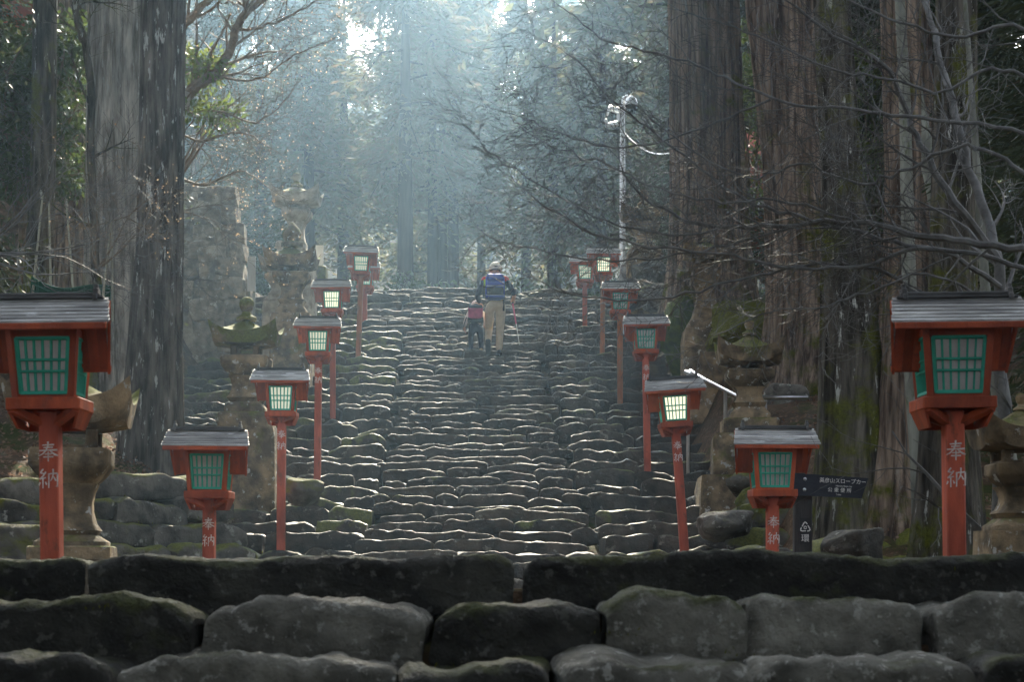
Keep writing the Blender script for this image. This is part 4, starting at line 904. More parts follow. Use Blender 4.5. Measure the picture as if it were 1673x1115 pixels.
def crown_data(H, z0, rmax, nb, ns, rise=.25, droop=.45, spread=.16, tmin=0.0, jit=.16, ztop_pow=.8, az_gap=None, rmin=.25, zsp=.55):
    C, D_, br = [], [], []
    for i in range(nb):
        t = rnd.random()**ztop_pow*(1-tmin)+tmin; zb = z0+(H-z0)*t; Rr = rmax*((1-t)**.65)*rnd.uniform(.55,1.12)+rmin; az = rnd.uniform(0, 2*math.pi)
        ca, sa = math.cos(az), math.sin(az); bend = rnd.uniform(-.25,.25); rs = rnd.uniform(.6,1.3)*rise; dr = rnd.uniform(.6,1.4)*droop
        s = nrg.uniform(.18, 1.0, ns)**.75; q = nrg.normal(size=(ns,3))
        x = Rr*s; y = bend*Rr*s*s; z = zb + rs*Rr*s - dr*Rr*s*s
        wv = spread*Rr*(.35+.65*s)
        P_ = np.stack([ca*x-sa*y+q[:,0]*wv, sa*x+ca*y+q[:,1]*wv, z+q[:,2]*wv*zsp], 1)
        dv = np.stack([np.full(ns,ca)+q[:,1]*.7, np.full(ns,sa)+q[:,2]*.7, -.35+q[:,0]*.45], 1)
        C.append(P_); D_.append(dv)
        br.append([(0,0,zb),(ca*Rr*.5-sa*bend*Rr*.25, sa*Rr*.5+ca*bend*Rr*.25, zb+rs*Rr*.5-dr*Rr*.25),(ca*Rr*.95-sa*bend*Rr*.9, sa*Rr*.95+ca*bend*Rr*.9, zb+rs*Rr*.95-dr*Rr*.9)])
    return np.concatenate(C), np.concatenate(D_), br
def branches_mb(br, r0=.05):
    mb = MB()
    for b in br: mb.tube(b, [r0, r0*.6, r0*.2], 4, cap=False)
    return mb
# the far cedars: five crown shapes shared by all
FC = []
for v, (H, z0, rm, nb, ns) in enumerate(((15.0, 5.0, 2.6, 46, 230), (14.0, 3.6, 3.0, 50, 230), (16.0, 7.0, 2.4, 40, 230), (13.0, 2.6, 2.8, 50, 230), (15.0, 6.0, 3.0, 46, 230))):
    C_, D2, br = crown_data(H, z0, rm, nb, ns, .30, .75, .20, zsp=1.15)
    n = len(C_); FC.append((H, leaf_mesh('crown', C_, D2, nrg.uniform(.18,.40,n), nrg.uniform(.06,.13,n), M['cedar2' if v in (2,) else 'cedar']), branches_mb(br, .045).mesh('branch', M['bark_f'])))
def forest_tree(x, y, v, sc_, label, tr=.24, lean=0.0):
    H, cm, bm_ = FC[v]; gz = ground_z(x, y)
    t = thing('cedar_tree', label, 'tree', (x, y, gz-.1), 'tall cedars in the haze beyond the steps', (0, lean, rnd.uniform(0, 6.28)))
    MB().tube([(0,0,-.4),(.03,0,1.2),(0,.02,H*.5*sc_),(0,0,H*.98*sc_)], [tr*1.35, tr, tr*.7, .03], 12).obj('trunk', M['bark_f'], t)
    c = link('crown', cm, t); c.scale = (sc_,)*3; b = link('branches', bm_, t); b.scale = (sc_,)*3; b['kind'] = 'stuff'
MARKS = ((330, 'the retaining wall'), (430, 'the corner of the retaining wall'), (520, 'the tallest pale stone lantern'), (640, 'the topmost lanterns on the wall side'), (740, 'the thickest hazy trunk'),
         (800, 'the child'), (880, 'the adult'), (1000, 'the red lanterns by the pole'), (1090, 'the camera pole'), (9999, 'the brown buttressed trunk'))
def mark(x, y):
    px = CX + x*F_PX/y
    return 'the wide pale trunk' if px < 230 else next(n for lim, n in MARKS if px < lim)
for (px, y, v, sc_, tr, lab) in ((663, 55, 2, 1.03, .30, 'hazy cedar with the thickest bare straight trunk, rising in the gap left of the walkers'),
                                 (706, 61, 4, 1.05, .23, 'hazy cedar with a dark trunk right of the thickest trunk'),
                                 (741, 63, 2, 1.08, .25, 'hazy cedar with a dark trunk above the child, second right of the thickest'),
                                 (562, 62, 0, 1.0, .26, 'hazy cedar above the topmost lantern beside the pale stone lantern'),
                                 (786, 70, 4, 1.15, .22, 'slender hazy cedar directly above the adult'),
                                 (505, 58, 1, .98, .24, 'hazy cedar just behind the tallest pale stone lantern'),
                                 (905, 60, 0, 1.02, .26, 'hazy cedar standing left of the red lanterns by the white pole'),
                                 (860, 66, 2, 1.12, .24, 'tall hazy cedar right of the adult'),
                                 (425, 57, 4, .95, .25, 'hazy cedar above the corner of the retaining wall'),
                                 (985, 58, 1, 1.0, .26, 'hazy cedar behind the white camera pole'),
                                 (1108, 59, 4, 2.15, .44, 'very tall hazy cedar added for shade, half behind the brown buttressed trunk'),  # this tall cedar and the next are added to shade the right-hand steps
                                 (1190, 57, 1, 2.1, .42, 'very tall hazy cedar added for shade, hidden behind the brown buttressed trunk')):
    forest_tree((px-CX)*y/F_PX, y, v, sc_, lab, tr)
LOOK = [0]
def FARL(row, x, y): return '%s cedar in the haze beyond %s' % (('tall front rank', 'slender second rank', 'dim third rank', 'faint hillside', 'faintest hilltop')[row], mark(x, y))
for row, (y0, nn, span) in enumerate(((57, 7, 17), (64, 8, 20), (73, 8, 23), (103, 14, 31), (118, 15, 35))):
    for i in range(nn):
        x = -span + 2*span*(i+.5)/nn + rnd.uniform(-.9,.9); y = y0+rnd.uniform(-2.5,2.5)
        if row == 0 and abs(x) < 8: continue
        forest_tree(x, y, rnd.randrange(5), ((1.7 if 6.5 < x < 12 and row < 3 else .95)+(.07*row if row < 3 else .14))*rnd.uniform(.9,1.1), FARL(row, x, y), rnd.uniform(.2,.32), rnd.uniform(-.02,.02))
# broad-leaved undergrowth along the head of the steps
UG = []
for v in range(3):
    cl = [(rnd.uniform(-1,1)*1.2, rnd.uniform(-.8,.8), rnd.uniform(.4,2.6), rnd.uniform(.35,.75)) for _ in range(16)]
    C_, D2 = [], []
    for (x, y, z, r) in cl:
        q = nrg.normal(size=(170,3)); q /= np.linalg.norm(q, axis=1, keepdims=True); rr = r*nrg.uniform(.35,1.0,(170,1))
        C_.append(np.array([x,y,z])+q*rr*np.array([1,1,.7])); D2.append(q+nrg.normal(size=(170,3))*.6+np.array([0,0,-.25]))
    C_, D2 = np.concatenate(C_), np.concatenate(D2)
    st = MB()
    for (x, y, z, r) in cl: st.tube([(x*.15,y*.15,-.2),(x*.5,y*.5,z*.55),(x,y,z)], [.035,.02,.008], 5, cap=False)
    UG.append((leaf_mesh('foliage', C_, D2, nrg.uniform(.10,.2,len(C_)), nrg.uniform(.06,.1,len(C_)), M['glossy']), st.mesh('stem', M['bark_f'])))
def bush(x, y, z, v, s, label, group=None):
    t = thing('bush', label, 'bush', (x, y, z), group, (0,0,rnd.uniform(0,6.28))); t.scale = (s, s, s*rnd.uniform(.85,1.15))
    link('foliage', UG[v][0], t); link('stem', UG[v][1], t); return t
for i in range(30):
    y = rnd.choice((50, 53, 57, 61)) + rnd.uniform(-1,1); x = -.26*y + .40*y*(i+.5)/30 + rnd.uniform(-.5,.5)
    bush(x, y, ground_z(x, y)-.1, rnd.randrange(3), rnd.uniform(.8,1.2), '%s leafy bush under the hazy cedars beyond %s' % (('low', 'broad', 'tall')[i % 3], mark(x, y)), 'undergrowth bushes beyond the top step')

# near cedars on either side of the steps
NC = []
for v, (H, z0, rm, nb, ns) in enumerate(((20.5, 9.9, 4.6, 130, 420), (21.5, 10.4, 4.9, 135, 420))):
    C_, D2, br = crown_data(H, z0, rm, nb, ns, .06, .38, .13, ztop_pow=.9)
    n = len(C_); NC.append((leaf_mesh('crown', C_, D2, nrg.uniform(.16,.34,n), nrg.uniform(.035,.07,n), M['dark']), branches_mb(br, .05).mesh('branches', M['bark_b'])))
def near_tree(name, label, D, pts, m, H, crown=None, flare=.6, seed=1, group=None, czoff=0.0, n=64, flute=.06, nfl=9, base=None, rough=.03, cat='tree', cs=1.0):
    """pts: (px, py, width px) from the foot upwards"""
    s = D/F_PX; path = [((px-CX)*s, D, (HY-py)*s, wpx*s/2) for px, py, wpx in pts]
    x0, y0, z0, r0 = path[0]; gz = ground_z(x0, y0)-.25 if base is None else base
    if gz < z0: path.insert(0, (x0, y0, gz, r0*1.05))
    xl, _, zl, rl_ = path[-1]; xp, _, zp, rp = path[-2]; kx = (xl-xp)/(zl-zp)
    top = path[0][2]+H; path.append((xl+kx*(top-zl)*.4, D, top, rl_*.25))
    t = thing(name, label, cat, (path[0][0], D, path[0][2]), group)
    trunk_obj(t, path, m, n=n, flare=flare, seed=seed, flute=flute, nfl=nfl, rough=rough)
    if crown is not None:
        xm = xl+kx*2
        c = link('crown', NC[crown][0], t, (xm-path[0][0], 0, czoff)); b = link('branches', NC[crown][1], t, (xm-path[0][0], 0, czoff))
        b['kind'] = 'stuff'; c.scale = b.scale = (cs,)*3; c.rotation_euler = b.rotation_euler = (0,0,seed*1.7)
    return t
near_tree('cedar_tree', 'straight speckled grey trunk standing in front of the wider pale one', 17.9, [(246,770,92),(252,640,86),(262,400,72),(268,0,68)], 'bark_d', 16, 0, .42, 1, n=150, flute=.05, nfl=12, rough=.085)
near_tree('cedar_tree', 'wide pale grey trunk behind the speckled one', 20.6, [(196,660,125),(190,450,100),(190,200,92),(198,0,94)], 'bark_g', 19, 1, .35, 2, n=170, flute=.08, nfl=14, rough=.085)
near_tree('cedar_tree', 'thick brown trunk with mossy buttress at the head of the steps', 27.5, [(1165,560,150),(1160,480,126),(1158,300,116),(1150,0,114)], 'bark_b', 20, 1, .55, 3, n=170, flute=.07, nfl=12, rough=.075)
near_tree('cedar_tree', 'thickest red brown fibrous trunk, leaning, between the handrail and the maple', 22.6, [(1352,640,160),(1340,500,140),(1318,260,132),(1290,0,140)], 'bark_b', 18, 0, .45, 4, n=170, flute=.11, nfl=10, rough=.08)
near_tree('cedar_tree', 'dark lichen speckled trunk rising right behind the direction sign', 15.2, [(1396,835,112),(1396,700,104),(1390,560,92),(1376,300,66),(1358,0,58)], 'bark_s', 15, None, .40, 5, n=96, flute=.06, nfl=10, rough=.05)
near_tree('cedar_tree', 'shadowy pinkish trunk behind the maple limbs', 25.0, [(1500,560,110),(1490,300,84),(1478,0,78)], 'bark_b', 20, 0, .3, 6)
near_tree('slender_tree', 'pale lichen covered slender trunk left of the largest right lantern', 13.4, [(1508,900,30),(1500,740,27),(1490,600,26),(1484,420,22),(1478,150,18),(1470,0,16)], 'bark_p', 9, None, .25, 7, n=28)
near_tree('slender_tree', 'pale leaning slender trunk crossing behind the maple limbs', 17.0, [(1572,560,34),(1556,440,30),(1520,280,26),(1486,100,22),(1478,0,20)], 'bark_p', 11, None, .15, 8, n=28)
near_tree('cedar_tree', 'dark trunk with spreading roots beside the pale slender trunk', 15.0, [(1470,900,78),(1468,760,62),(1472,600,56),(1478,400,50),(1482,0,44)], 'bark_b', 14, None, .8, 9, n=80)
near_tree('cedar_tree', 'dark trunk with one white lichen scar behind the large right lantern post', 13.0, [(1556,905,100),(1552,740,86),(1556,500,76),(1560,200,70),(1562,0,66)], 'bark_s', 13, None, .5, 10, n=80)
near_tree('slender_tree', 'slender grey trunk leaning left at the right edge', 12.0, [(1668,880,30),(1650,760,26),(1630,640,22),(1616,560,18)], 'bark_p', 5, None, .2, 11, n=24)
near_tree('cedar_tree', 'dim brown trunk in the shade behind the evergreen at top left', 23.5, [(100,480,84),(104,300,76),(110,0,74)], 'bark_b', 18, 0, .3, 12)
near_tree('cedar_tree', 'narrow mossy dark trunk left of the wide pale trunk', 21.5, [(62,470,44),(70,300,40),(74,0,38)], 'bark_s', 15, None, .3, 13)
# off-frame cedars added so that their crowns shade the foot of the steps
for i, (x, y, cr) in enumerate(((-4.3, 1.0, 0), (4.6, 2.2, 1), (-8.0, 13.5, 0), (7.6, 14.5, 1), (8.6, 20.5, 0), (-8.8, 24.0, 1), (6.5, 33.0, 0), (9.5, 27.0, 1))):
    gz = ground_z(x, y)-.3
    t = thing('cedar_tree', 'shade giving cedar standing in the dark wood beside the steps', 'tree', (x, y, gz), 'shade giving cedars added beside the steps')
    t.scale = (1,1,.62 if y < 5 else 1)
    trunk_obj(t, [(x,y,gz,.55),(x,y,gz+9,.42),(x,y,gz+18,.1)], 'bark_b', n=40, step=.5, seed=20+i)
    link('crown', NC[cr][0], t, rot=(0,0,i*1.1)); link('branches', NC[cr][1], t, rot=(0,0,i*1.1))['kind'] = 'stuff'
# dark evergreens that close the wood on the right and left
DE = []
for v in range(2):
    C_, D2, br = crown_data(11.0, .6, 2.6, 100, 620, .05, .35, .14)
    n = len(C_); DE.append((leaf_mesh('crown', C_, D2, nrg.uniform(.09,.20,n), nrg.uniform(.022,.045,n), M['dark']), branches_mb(br, .03).mesh('branches', M['bark_b'])))
for i, (px, D, s, lab) in enumerate(((1690, 27, 1.1, 'dark conifer filling the wood behind the maple trunk'), (1575, 31, 1.15, 'dark conifer between the shadowy pinkish trunk and the maple'),
                                     (1440, 31, 1.1, 'conifer with sunlit edges behind the thickest fibrous trunk'), (1800, 23, 1.0, 'dark conifer at the right edge far behind the maple'),
                                     (1960, 17, 1.0, 'dark conifer just beyond the right edge'), (1270, 43, 1.0, 'bright edged conifer in the gap between the two right cedars'),
                                     (-40, 26, 1.0, 'dark conifer at the left edge behind the evergreen'), (60, 36, 1.1, 'dark conifer behind the wide pale trunk'), (-330, 19, 1.0, 'dark conifer beyond the left edge'),
                                     (320, 48, .9, 'hazy conifer rising behind the tall retaining wall'), (1180, 46, 1.0, 'hazy conifer behind the brown buttressed trunk'))):
    x = (px-CX)*D/F_PX; gz = ground_z(x, D)
    t = thing('conifer_tree', lab, 'tree', (x, D, gz-.1), None, (0,0,i*1.3)); t.scale = (s,s,s)
    MB().tube([(0,0,-.3),(0,0,6),(0,0,10.8)], [.2,.12,.02], 10).obj('trunk', M['bark_b'], t)
    link('crown', DE[i%2][0], t); link('branches', DE[i%2][1], t)['kind'] = 'stuff'
for i, (x, y, s) in enumerate(((-5.5,-5,1.1),(-1.8,-7.5,1.2),(2.4,-6.5,1.15),(6.0,-4.5,1.1),(9.5,-1.0,1.1),(-9.0,-1.5,1.1),(-7.0,4.5,.95),(7.2,5.0,.95))):  # unseen conifers added around the camera to darken the nearest stones
    gz = ground_z(x, y); t = thing('conifer_tree', 'unseen dark conifer added behind the viewer to shade the near steps', 'tree', (x, y, gz-.1), 'unseen shade conifers added behind the viewer', (0,0,i*.9)); t.scale = (s,s,s)
    MB().tube([(0,0,-.3),(0,0,6),(0,0,10.8)], [.2,.12,.02], 10).obj('trunk', M['bark_b'], t)
    link('crown', DE[i%2][0], t); link('branches', DE[i%2][1], t)['kind'] = 'stuff'
# broad-leaved evergreen at the left, and light green sprays behind trunks
def leafy(name, label, boxes, n, L, W, m, D0, stem_m='twig_w', cat='shrub', stems=5, base=None, r=.03):
    """boxes: leaf clusters as (px, py, D, radius m); real twigs join them to a stem"""
    pts = [(P(a,b,d), rr) for a,b,d,rr in boxes]; bx = sum(p.x for p,_ in pts)/len(pts); 
    b0 = Vector(base) if base is not None else Vector((bx, D0, ground_z(bx, D0)-.1))
    t = thing(name, label, cat, b0)
    C_, D2 = [], []; st = MB(); trunk_top = Vector((0,0,(min(p.z for p,_ in pts)-b0.z)*.7))
    st.tube([Vector((0,0,0)), trunk_top], [r*1.5, r], 7)
    for p, rr in pts:
        c = p-b0; k = int(n*rr*rr); q = nrg.normal(size=(k,3)); q /= np.linalg.norm(q, axis=1, keepdims=True)
        C_.append(np.array(c)+q*rr*nrg.uniform(.2,1.0,(k,1))**.6*np.array([1.15,1,.75])); D2.append(q*.8+nrg.normal(size=(k,3))*.6+np.array([0,-.1,-.3]))
        mid = trunk_top.lerp(c, .5)+Vector((rnd.uniform(-.2,.2), rnd.uniform(-.2,.2), rnd.uniform(-.1,.2)))
        st.tube([trunk_top, mid, c], [r*.8, r*.5, r*.2], 5, cap=False)
        for _ in range(4):
            e = c+Vector((rnd.gauss(0,1),rnd.gauss(0,1),rnd.gauss(0,.7)))*rr*.6; st.tube([c, (c+e)/2+Vector((0,0,.04)), e], [r*.25, r*.15, r*.06], 4, cap=False)
    C_, D2 = np.concatenate(C_), np.concatenate(D2); k = len(C_)
    link('foliage', leaf_mesh('foliage', C_, D2, nrg.uniform(.7,1.3,k)*L, nrg.uniform(.7,1.3,k)*W, M[m]), t); st.obj('stem', M[stem_m], t)
    return t
leafy('camellia_tree', 'glossy dark broad-leaved evergreen at the left above the net', [(rnd.uniform(-30,130), rnd.uniform(60,300), rnd.uniform(21.8,23.0), rnd.uniform(.28,.55)) for _ in range(38)], 1500, .10, .05, 'glossy', 22.3, cat='tree', r=.05, base=(-6.4, 22.3, 3.0))
leafy('light_green_shrub', 'sunlit light green foliage between the two right cedar trunks', [(rnd.uniform(1196,1250), rnd.uniform(40,330), rnd.uniform(31,33), rnd.uniform(.25,.45)) for _ in range(14)], 900, .15, .07, 'fresh', 32)
leafy('light_green_shrub', 'sunlit yellow green foliage behind the thickest fibrous trunk', [(rnd.uniform(1390,1450), rnd.uniform(60,360), rnd.uniform(28,30), rnd.uniform(.3,.5)) for _ in range(14)], 800, .14, .07, 'fresh', 29)
leafy('light_green_shrub', 'bright green sprays right of the speckled trunk below the curved limb', [(rnd.uniform(300,372), rnd.uniform(70,215), rnd.uniform(20.5,22.5), rnd.uniform(.14,.30)) for _ in range(12)], 2200, .10, .045, 'fresh', 21.5, base=(-4.5, 22.0, 2.6))
leafy('cedar_sprig', 'dark drooping cedar sprays hanging in at the top beside the brown trunk', [(rnd.uniform(1060,1130), rnd.uniform(-60,18), rnd.uniform(17.6,18.4), rnd.uniform(.12,.2)) for _ in range(9)], 9000, .14, .02, 'dark', 18, cat='branch', base=(1.75, 18.0, 6.3), r=.012) if False else None

# ------------------------------------------------------------------ bare maples and twiggy shrubs
def grow(mb, p, d, L, r, depth, gen, seg=6, sides=4, spread=(25,55), grav=.05, flat=.45, ratio=.62, wig=.16, tips=None, kids=(3,5)):
    """one shoot and its side shoots; d direction, L length, r radius"""
    pts = [p.copy()]; rad = [r]; dirs = []; q = p.copy(); d = d.normalized()
    for i in range(seg):
        d = (d + Vector((gen.gauss(0,wig), gen.gauss(0,wig)*flat*1.5, gen.gauss(0,wig)+grav))).normalized()
        q = q + d*L/seg; pts.append(q.copy()); rad.append(max(.0016, r*(1-.8*(i+1)/seg))); dirs.append(d.copy())
    mb.tube(pts, rad, sides, cap=False)
    if tips is not None: tips.append((q.copy(), d.copy()))
    if depth > 0:
        k = gen.randint(*kids)
        for j in range(k):
            i = min(seg-1, int(seg*(.15+.8*(j+gen.random()*.8)/k))); a = R(gen.uniform(*spread))*(1 if (j%2) else -1)
            ax = Vector((gen.gauss(0,flat), 1, gen.gauss(0,flat))).normalized()
            nd = Matrix.Rotation(a, 3, ax) @ dirs[i]
            grow(mb, pts[i+1], nd, L*ratio*gen.uniform(.7,1.15), max(.0022, rad[i+1]*.62), depth-1, gen, max(4, seg-1), 3, spread, grav, flat, ratio, wig, tips, kids)
def limb(mb, path, w0, w1, gen, n_side, Ls, depth=2, sides=7, off=Vector((0,0,0)), grav=.04, tips=None, kids=(3,5), end=True, spread=(25,60), flat=.45):
    """path: (px, py, D); a main limb along it, side shoots on the way, w in pixels"""
    P0 = [P(*q) for q in path]; pts = []
    for i in range(len(P0)-1):                           # Catmull-Rom through the points
        a, b, c, d = P0[max(0,i-1)], P0[i], P0[i+1], P0[min(len(P0)-1,i+2)]
        for j in range(5):
            t = j/5; pts.append(.5*((2*b)+(c-a)*t+(2*a-5*b+4*c-d)*t*t+(3*b-a-3*c+d)*t**3) + Vector((gen.gauss(0,.008),gen.gauss(0,.008),gen.gauss(0,.008))))
    pts.append(P0[-1]); n = len(pts); s = path[0][2]/F_PX
    rad = [(w0+(w1-w0)*(i/(n-1))**.8)*s/2 for i in range(n)]
    pts = [p-off for p in pts]; mb.tube(pts, rad, sides)
    n_side = int(n_side*1.2)
    for j in range(n_side):
        u = .12+.86*(j+gen.random()*.7)/n_side; i = min(n-2, int(u*(n-1))); d = (pts[i+1]-pts[i]).normalized()
        a = R(gen.uniform(*spread))*(1 if j%2 else -1); nd = Matrix.Rotation(a, 3, Vector((gen.gauss(0,.35),1,gen.gauss(0,.35))).normalized()) @ d
        grow(mb, pts[i], nd, Ls*gen.uniform(.6,1.2)*(1.1-.5*u), max(.003, rad[i]*.5), depth, gen, 6, 4, grav=grav, tips=tips, kids=kids, flat=flat)
    if end: grow(mb, pts[-1], (pts[-1]-pts[-3]), Ls*.7, rad[-1]*.9, depth, gen, 6, 4, grav=grav, tips=tips, kids=kids, flat=flat)
gen = random.Random(5)
DM = 10.4; mb0 = P(1642, 905, DM); mb0.z = LANDING
t = thing('maple_tree', 'bare maple whose grey limbs sweep left across the right half', 'tree', mb0)
o0 = mb0
tk = MB(); limb(tk, [(1640,1040,DM),(1634,900,DM),(1636,700,DM),(1634,520,DM),(1632,440,DM),(1600,330,DM+.2),(1562,190,DM+.3),(1532,80,DM+.5),(1505,-20,DM+.7)], 30, 9, gen, 9, .8, 2, 12, o0)
tk.obj('trunk', M['twig'], t)
LIMBS = (([(1700,412,9.6),(1600,398,9.7),(1500,384,9.8),(1420,364,9.9),(1300,368,10.1),(1180,371,10.3),(1100,352,10.4),(1030,300,10.5)], 15, 4.5, 16, .72),
         ([(1632,470,10.3),(1560,415,10.1),(1480,400,10.0),(1380,372,10.0),(1290,350,10.1),(1200,318,10.2),(1100,240,10.4),(1010,170,10.5),(930,90,10.6)], 10, 2.5, 13, .62),
         ([(1690,445,9.9),(1580,412,9.9),(1480,410,9.9),(1380,440,9.9),(1260,432,10),(1150,412,10.1),(1040,400,10.2),(950,372,10.3),(880,330,10.4)], 9, 3, 14, .62),
         ([(1634,430,10.4),(1560,330,10.3),(1510,250,10.3),(1480,180,10.3),(1440,100,10.2),(1360,60,10.2),(1300,10,10.2)], 16, 4, 11, .75),
         ([(1710,222,9.5),(1600,205,9.6),(1480,188,9.8),(1380,178,9.9),(1260,160,10),(1170,120,10.1),(1090,90,10.2),(1000,70,10.3),(930,20,10.4)], 8, 2.5, 14, .72),
         ([(1634,520,10.4),(1560,490,10.2),(1500,480,10.1),(1430,440,10),(1340,430,10),(1240,450,10),(1120,480,10),(1010,490,10.1),(900,470,10.2)], 9, 2.5, 14, .62),
         ([(1400,366,9.9),(1290,330,10),(1180,330,10.1),(1080,310,10.2),(990,270,10.3),(900,240,10.4),(840,200,10.5)], 5, 2, 12, .55),
         ([(1300,368,10.1),(1190,400,10.2),(1080,420,10.2),(980,425,10.3),(890,410,10.3),(820,395,10.4)], 5, 2, 12, .5),
         ([(1260,160,10),(1170,200,10.1),(1080,230,10.2),(990,240,10.3),(910,215,10.4),(850,190,10.4)], 4.5, 2, 11, .55),
         ([(1180,371,10.3),(1080,385,10.3),(970,350,10.4),(880,300,10.5),(800,250,10.6)], 4.5, 2, 11, .55),
         ([(1720,60,9.4),(1640,40,9.5),(1560,60,9.6),(1450,30,9.7),(1360,-10,9.8)], 8, 3, 9, .8),
         ([(1720,330,9.4),(1640,260,9.5),(1560,240,9.6),(1470,280,9.7),(1400,300,9.8),(1310,270,9.9),(1220,290,10),(1140,250,10.1),(1060,190,10.2)], 8, 2.5, 14, .68),
         ([(1690,520,9.9),(1620,500,9.9),(1530,450,9.8),(1440,470,9.8),(1350,500,9.8),(1260,510,9.9),(1190,540,10)], 6, 2, 10, .5),
         ([(1700,140,9.9),(1620,110,9.9),(1540,150,9.9),(1450,130,10),(1350,110,10),(1240,60,10.1),(1150,30,10.1)], 7, 2.5, 12, .7),
         ([(1640,700,10.4),(1660,690,10.2),(1690,660,10.1),(1720,640,10)], 14, 12, 2, .4))
for (pth, w0, w1, ns, Ls) in LIMBS:
    m_ = MB(); limb(m_, pth, w0, w1, gen, ns, Ls, 2, 7, o0); m_.obj('branch', M['twig'], t)
# twiggy shrubs with dry leaves at the left
def twig_shrub(label, base, shoots, L, r, depth, m='twig_w', leaves=True, group=None, n=1):
    b0 = P(*base); t = thing('bare_shrub', label, 'shrub', b0, group); mb = MB(); tips = []
    for (dx, dz) in shoots: grow(mb, Vector((0,0,0)), Vector((dx, gen.uniform(-.25,.25), dz)), L*gen.uniform(.8,1.2), r, depth, gen, 7, 4, tips=tips, grav=.0, kids=(3,5))
    mb.obj('branches', M[m], t)
    if leaves:
        C_ = []; D2 = []
        for q, d in tips:
            for _ in range(n): C_.append(tuple(q+Vector((gen.gauss(0,.02),gen.gauss(0,.02),gen.gauss(0,.02))))); D2.append(tuple(d+Vector((gen.gauss(0,.6),gen.gauss(0,.6),gen.gauss(0,.6)))))
        link('dry_leaves', leaf_mesh('dry_leaves', C_, D2, .022, .015, M['bud']), t)
twig_shrub('bare shrub with yellow buds between the bamboo poles and the pale trunk', (158, 440, 15.2), [(-.5,1),(.1,1),(.9,.7),(.6,.5)], .85, .011, 2)
twig_shrub('low twig of dry buds in front of the two tall trunks', (205, 355, 15.6), [(.9,.3),(-.7,-.1),(.6,-.1)], .42, .007, 2, n=2)
twig_shrub('bare grey shrub sweeping in from the left edge', (-40, 420, 13.0), [(.9,.75),(1,.35),(.8,1.0),(1,.05),(1,-.15),(.7,.9)], 1.05, .012, 3, leaves=False, m='twig')
twig_shrub('sunlit twigs reaching past the trunk in front of the retaining wall', (296, 345, 19.0), [(1,.25),(1,.0),(.8,-.1)], .75, .008, 2, n=2)
# the maple behind the two tall trunks: a curved limb and sunlit twigs
mB = P(252, 560, 21.6); mB.z = ground_z(mB.x, mB.y)-.2
t = thing('maple_tree', 'bare sunlit maple with one curved limb right of the speckled trunk', 'tree', mB)
m_ = MB(); limb(m_, [(262,760,21.6),(264,560,21.6),(270,330,21.6),(285,205,21.5),(303,148,21.4)], 44, 22, gen, 0, .5, 0, 10, mB, end=False); m_.obj('trunk', M['bark_g'], t)
tips = []
for (pth, w0, w1, ns, Ls) in (([(296,165,21.5),(318,142,21.4),(348,122,21.3),(372,88,21.2),(386,48,21.2),(402,20,21.1),(440,-14,21.0)], 20, 11, 6, .9),
                              ([(280,215,21.5),(330,230,21.3),(390,215,21.2),(440,240,21.1)], 6, 2, 10, .75), ([(402,20,21.1),(396,-20,21),(380,-60,21)], 11, 6, 3, .8),
                              ([(345,124,21.3),(420,130,21.2),(480,90,21),(530,70,20.9)], 5, 2, 11, .7), ([(290,190,21.5),(350,180,21.3),(420,200,21),(470,160,20.9)], 6, 2, 11, .8),
                              ([(300,40,21.6),(330,10,21.5),(360,-20,21.4)], 16, 8, 4, .8), ([(386,48,21.2),(440,40,21.1),(500,10,21),(540,-10,20.9)], 6, 2, 10, .8),
                              ([(285,290,21.5),(340,300,21.4),(390,280,21.3),(430,300,21.2)], 6, 2, 9, .6)):
    m_ = MB(); limb(m_, pth, w0, w1, gen, int(ns*1.5), Ls, 2, 7, mB, tips=tips); m_.obj('branch', M['twig_w'], t)
tips = tips[::4]; C_ = [tuple(q) for q, d in tips]; D2 = [tuple(d+Vector((gen.gauss(0,.6),gen.gauss(0,.6),gen.gauss(0,.6)))) for q, d in tips]
link('dry_leaves', leaf_mesh('dry_leaves', C_, D2, .03, .018, M['bud']), t)
# dark curved limb over the camellia
mC = P(150, 420, 19.0); mC.z = ground_z(mC.x, mC.y)
t = thing('slender_tree', 'dark slender tree curving up left of the wide pale trunk', 'tree', mC)
m_ = MB(); limb(m_, [(160,470,19.3),(150,300,19.2),(146,110,19.0),(128,40,18.9),(120,-20,18.8)], 15, 11, gen, 5, .8, 2, 8, mC); m_.obj('trunk', M['bark_s'], t)

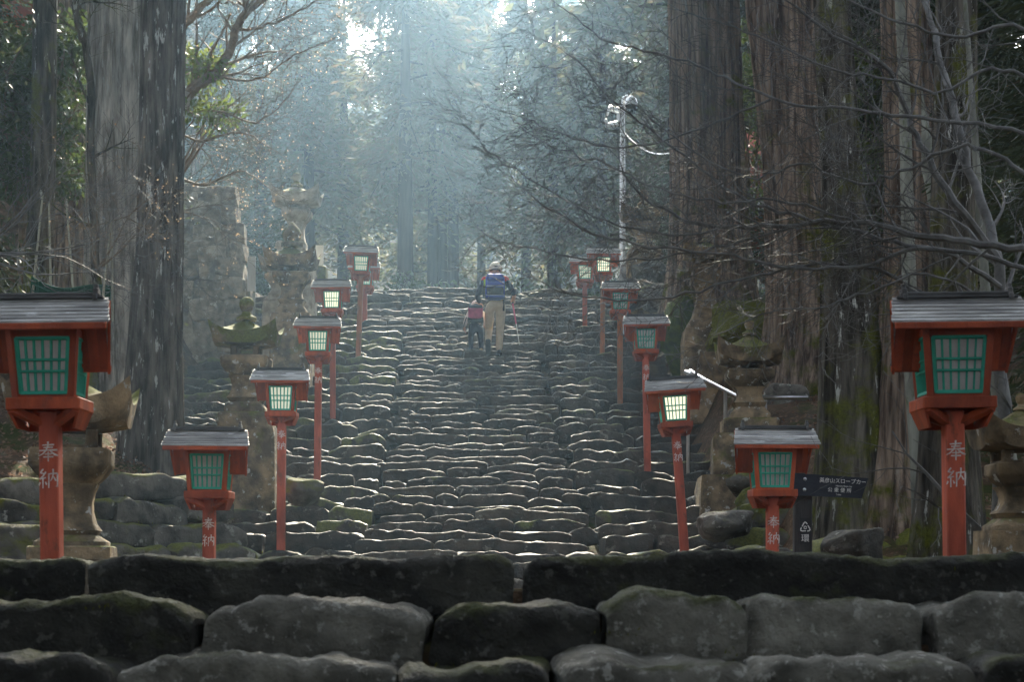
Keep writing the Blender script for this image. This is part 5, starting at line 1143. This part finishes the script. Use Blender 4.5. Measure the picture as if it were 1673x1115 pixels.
# ------------------------------------------------------------------ ground cover and the lit air
C_, D2 = [], []
for _ in range(16000):
    if rnd.random() < .75: x, y = rnd.uniform(-8,-2.8), rnd.uniform(12.5, 24)
    else: x, y = rnd.uniform(2.6, 8), rnd.uniform(12.5, 24)
    C_.append((x, y, ground_z(x,y)+.015)); D2.append((rnd.gauss(0,1), rnd.gauss(0,1), abs(rnd.gauss(0,.5))))
o = link('leaf_litter', leaf_mesh('leaf_litter', C_, D2, .05, .03, M['litter'])); o['kind'] = 'stuff'
M['fuzz'] = leaf_mat('moss_blades', (0.13, 0.14, 0.02), (0.09, 0.11, 0.02), 0.5, 0.6, 0.2)
bpy.context.view_layer.update()
C_, D2 = [], []
for o in list(COL.objects):
    if o.type != 'MESH' or not o.parent or o.parent.name not in ('side_steps', 'rubble_wall', 'front_steps'): continue
    mw = o.matrix_world; near = o.parent.name == 'front_steps'
    if near and (o.color[1] < .45): continue
    if o.parent.name == 'side_steps' and o.location.y > 29: continue
    top = [v for v in o.data.vertices if v.normal.z > (.25 if near else .45)]
    for _ in range(int(len(top)*(.9 if near else 1.3))):
        v = rnd.choice(top)
        if noise.noise(Vector(mw @ v.co)*(5 if near else 2.2)) < (.18 if near else -.1): continue
        p = mw @ (v.co + Vector((rnd.gauss(0,.02), rnd.gauss(0,.012), -.004))); C_.append(tuple(p)); D2.append((rnd.gauss(0,.5), rnd.gauss(0,.5)-.15, 1))
k = len(C_); near_ = np.array([c[1] < 6 for c in C_])
o = link('moss_growth', leaf_mesh('moss_growth', C_, D2, np.where(near_, .012, .028)*nrg.uniform(.6,1.5,k), np.where(near_, .004, .012)*nrg.uniform(.7,1.3,k), M['fuzz'])); o['kind'] = 'stuff'
print('moss', k)
hm = bpy.data.materials.new('haze'); hm.use_nodes = True
for nd in list(hm.node_tree.nodes):
    if nd.type == 'BSDF_PRINCIPLED': hm.node_tree.nodes.remove(nd)
pv = hm.node_tree.nodes.new('ShaderNodeVolumePrincipled'); pv.inputs['Density'].default_value = HAZE_DENSITY
pv.inputs['Color'].default_value = (*HAZE_COLOR, 1); pv.inputs['Anisotropy'].default_value = 0.78
hm.node_tree.links.new(pv.outputs[0], hm.node_tree.nodes['Material Output'].inputs['Volume'])
hz = MB().box((0, 63, 25.0), (134, 160, 64.0)).obj('haze', hm, smooth=False); hz['kind'] = 'stuff'
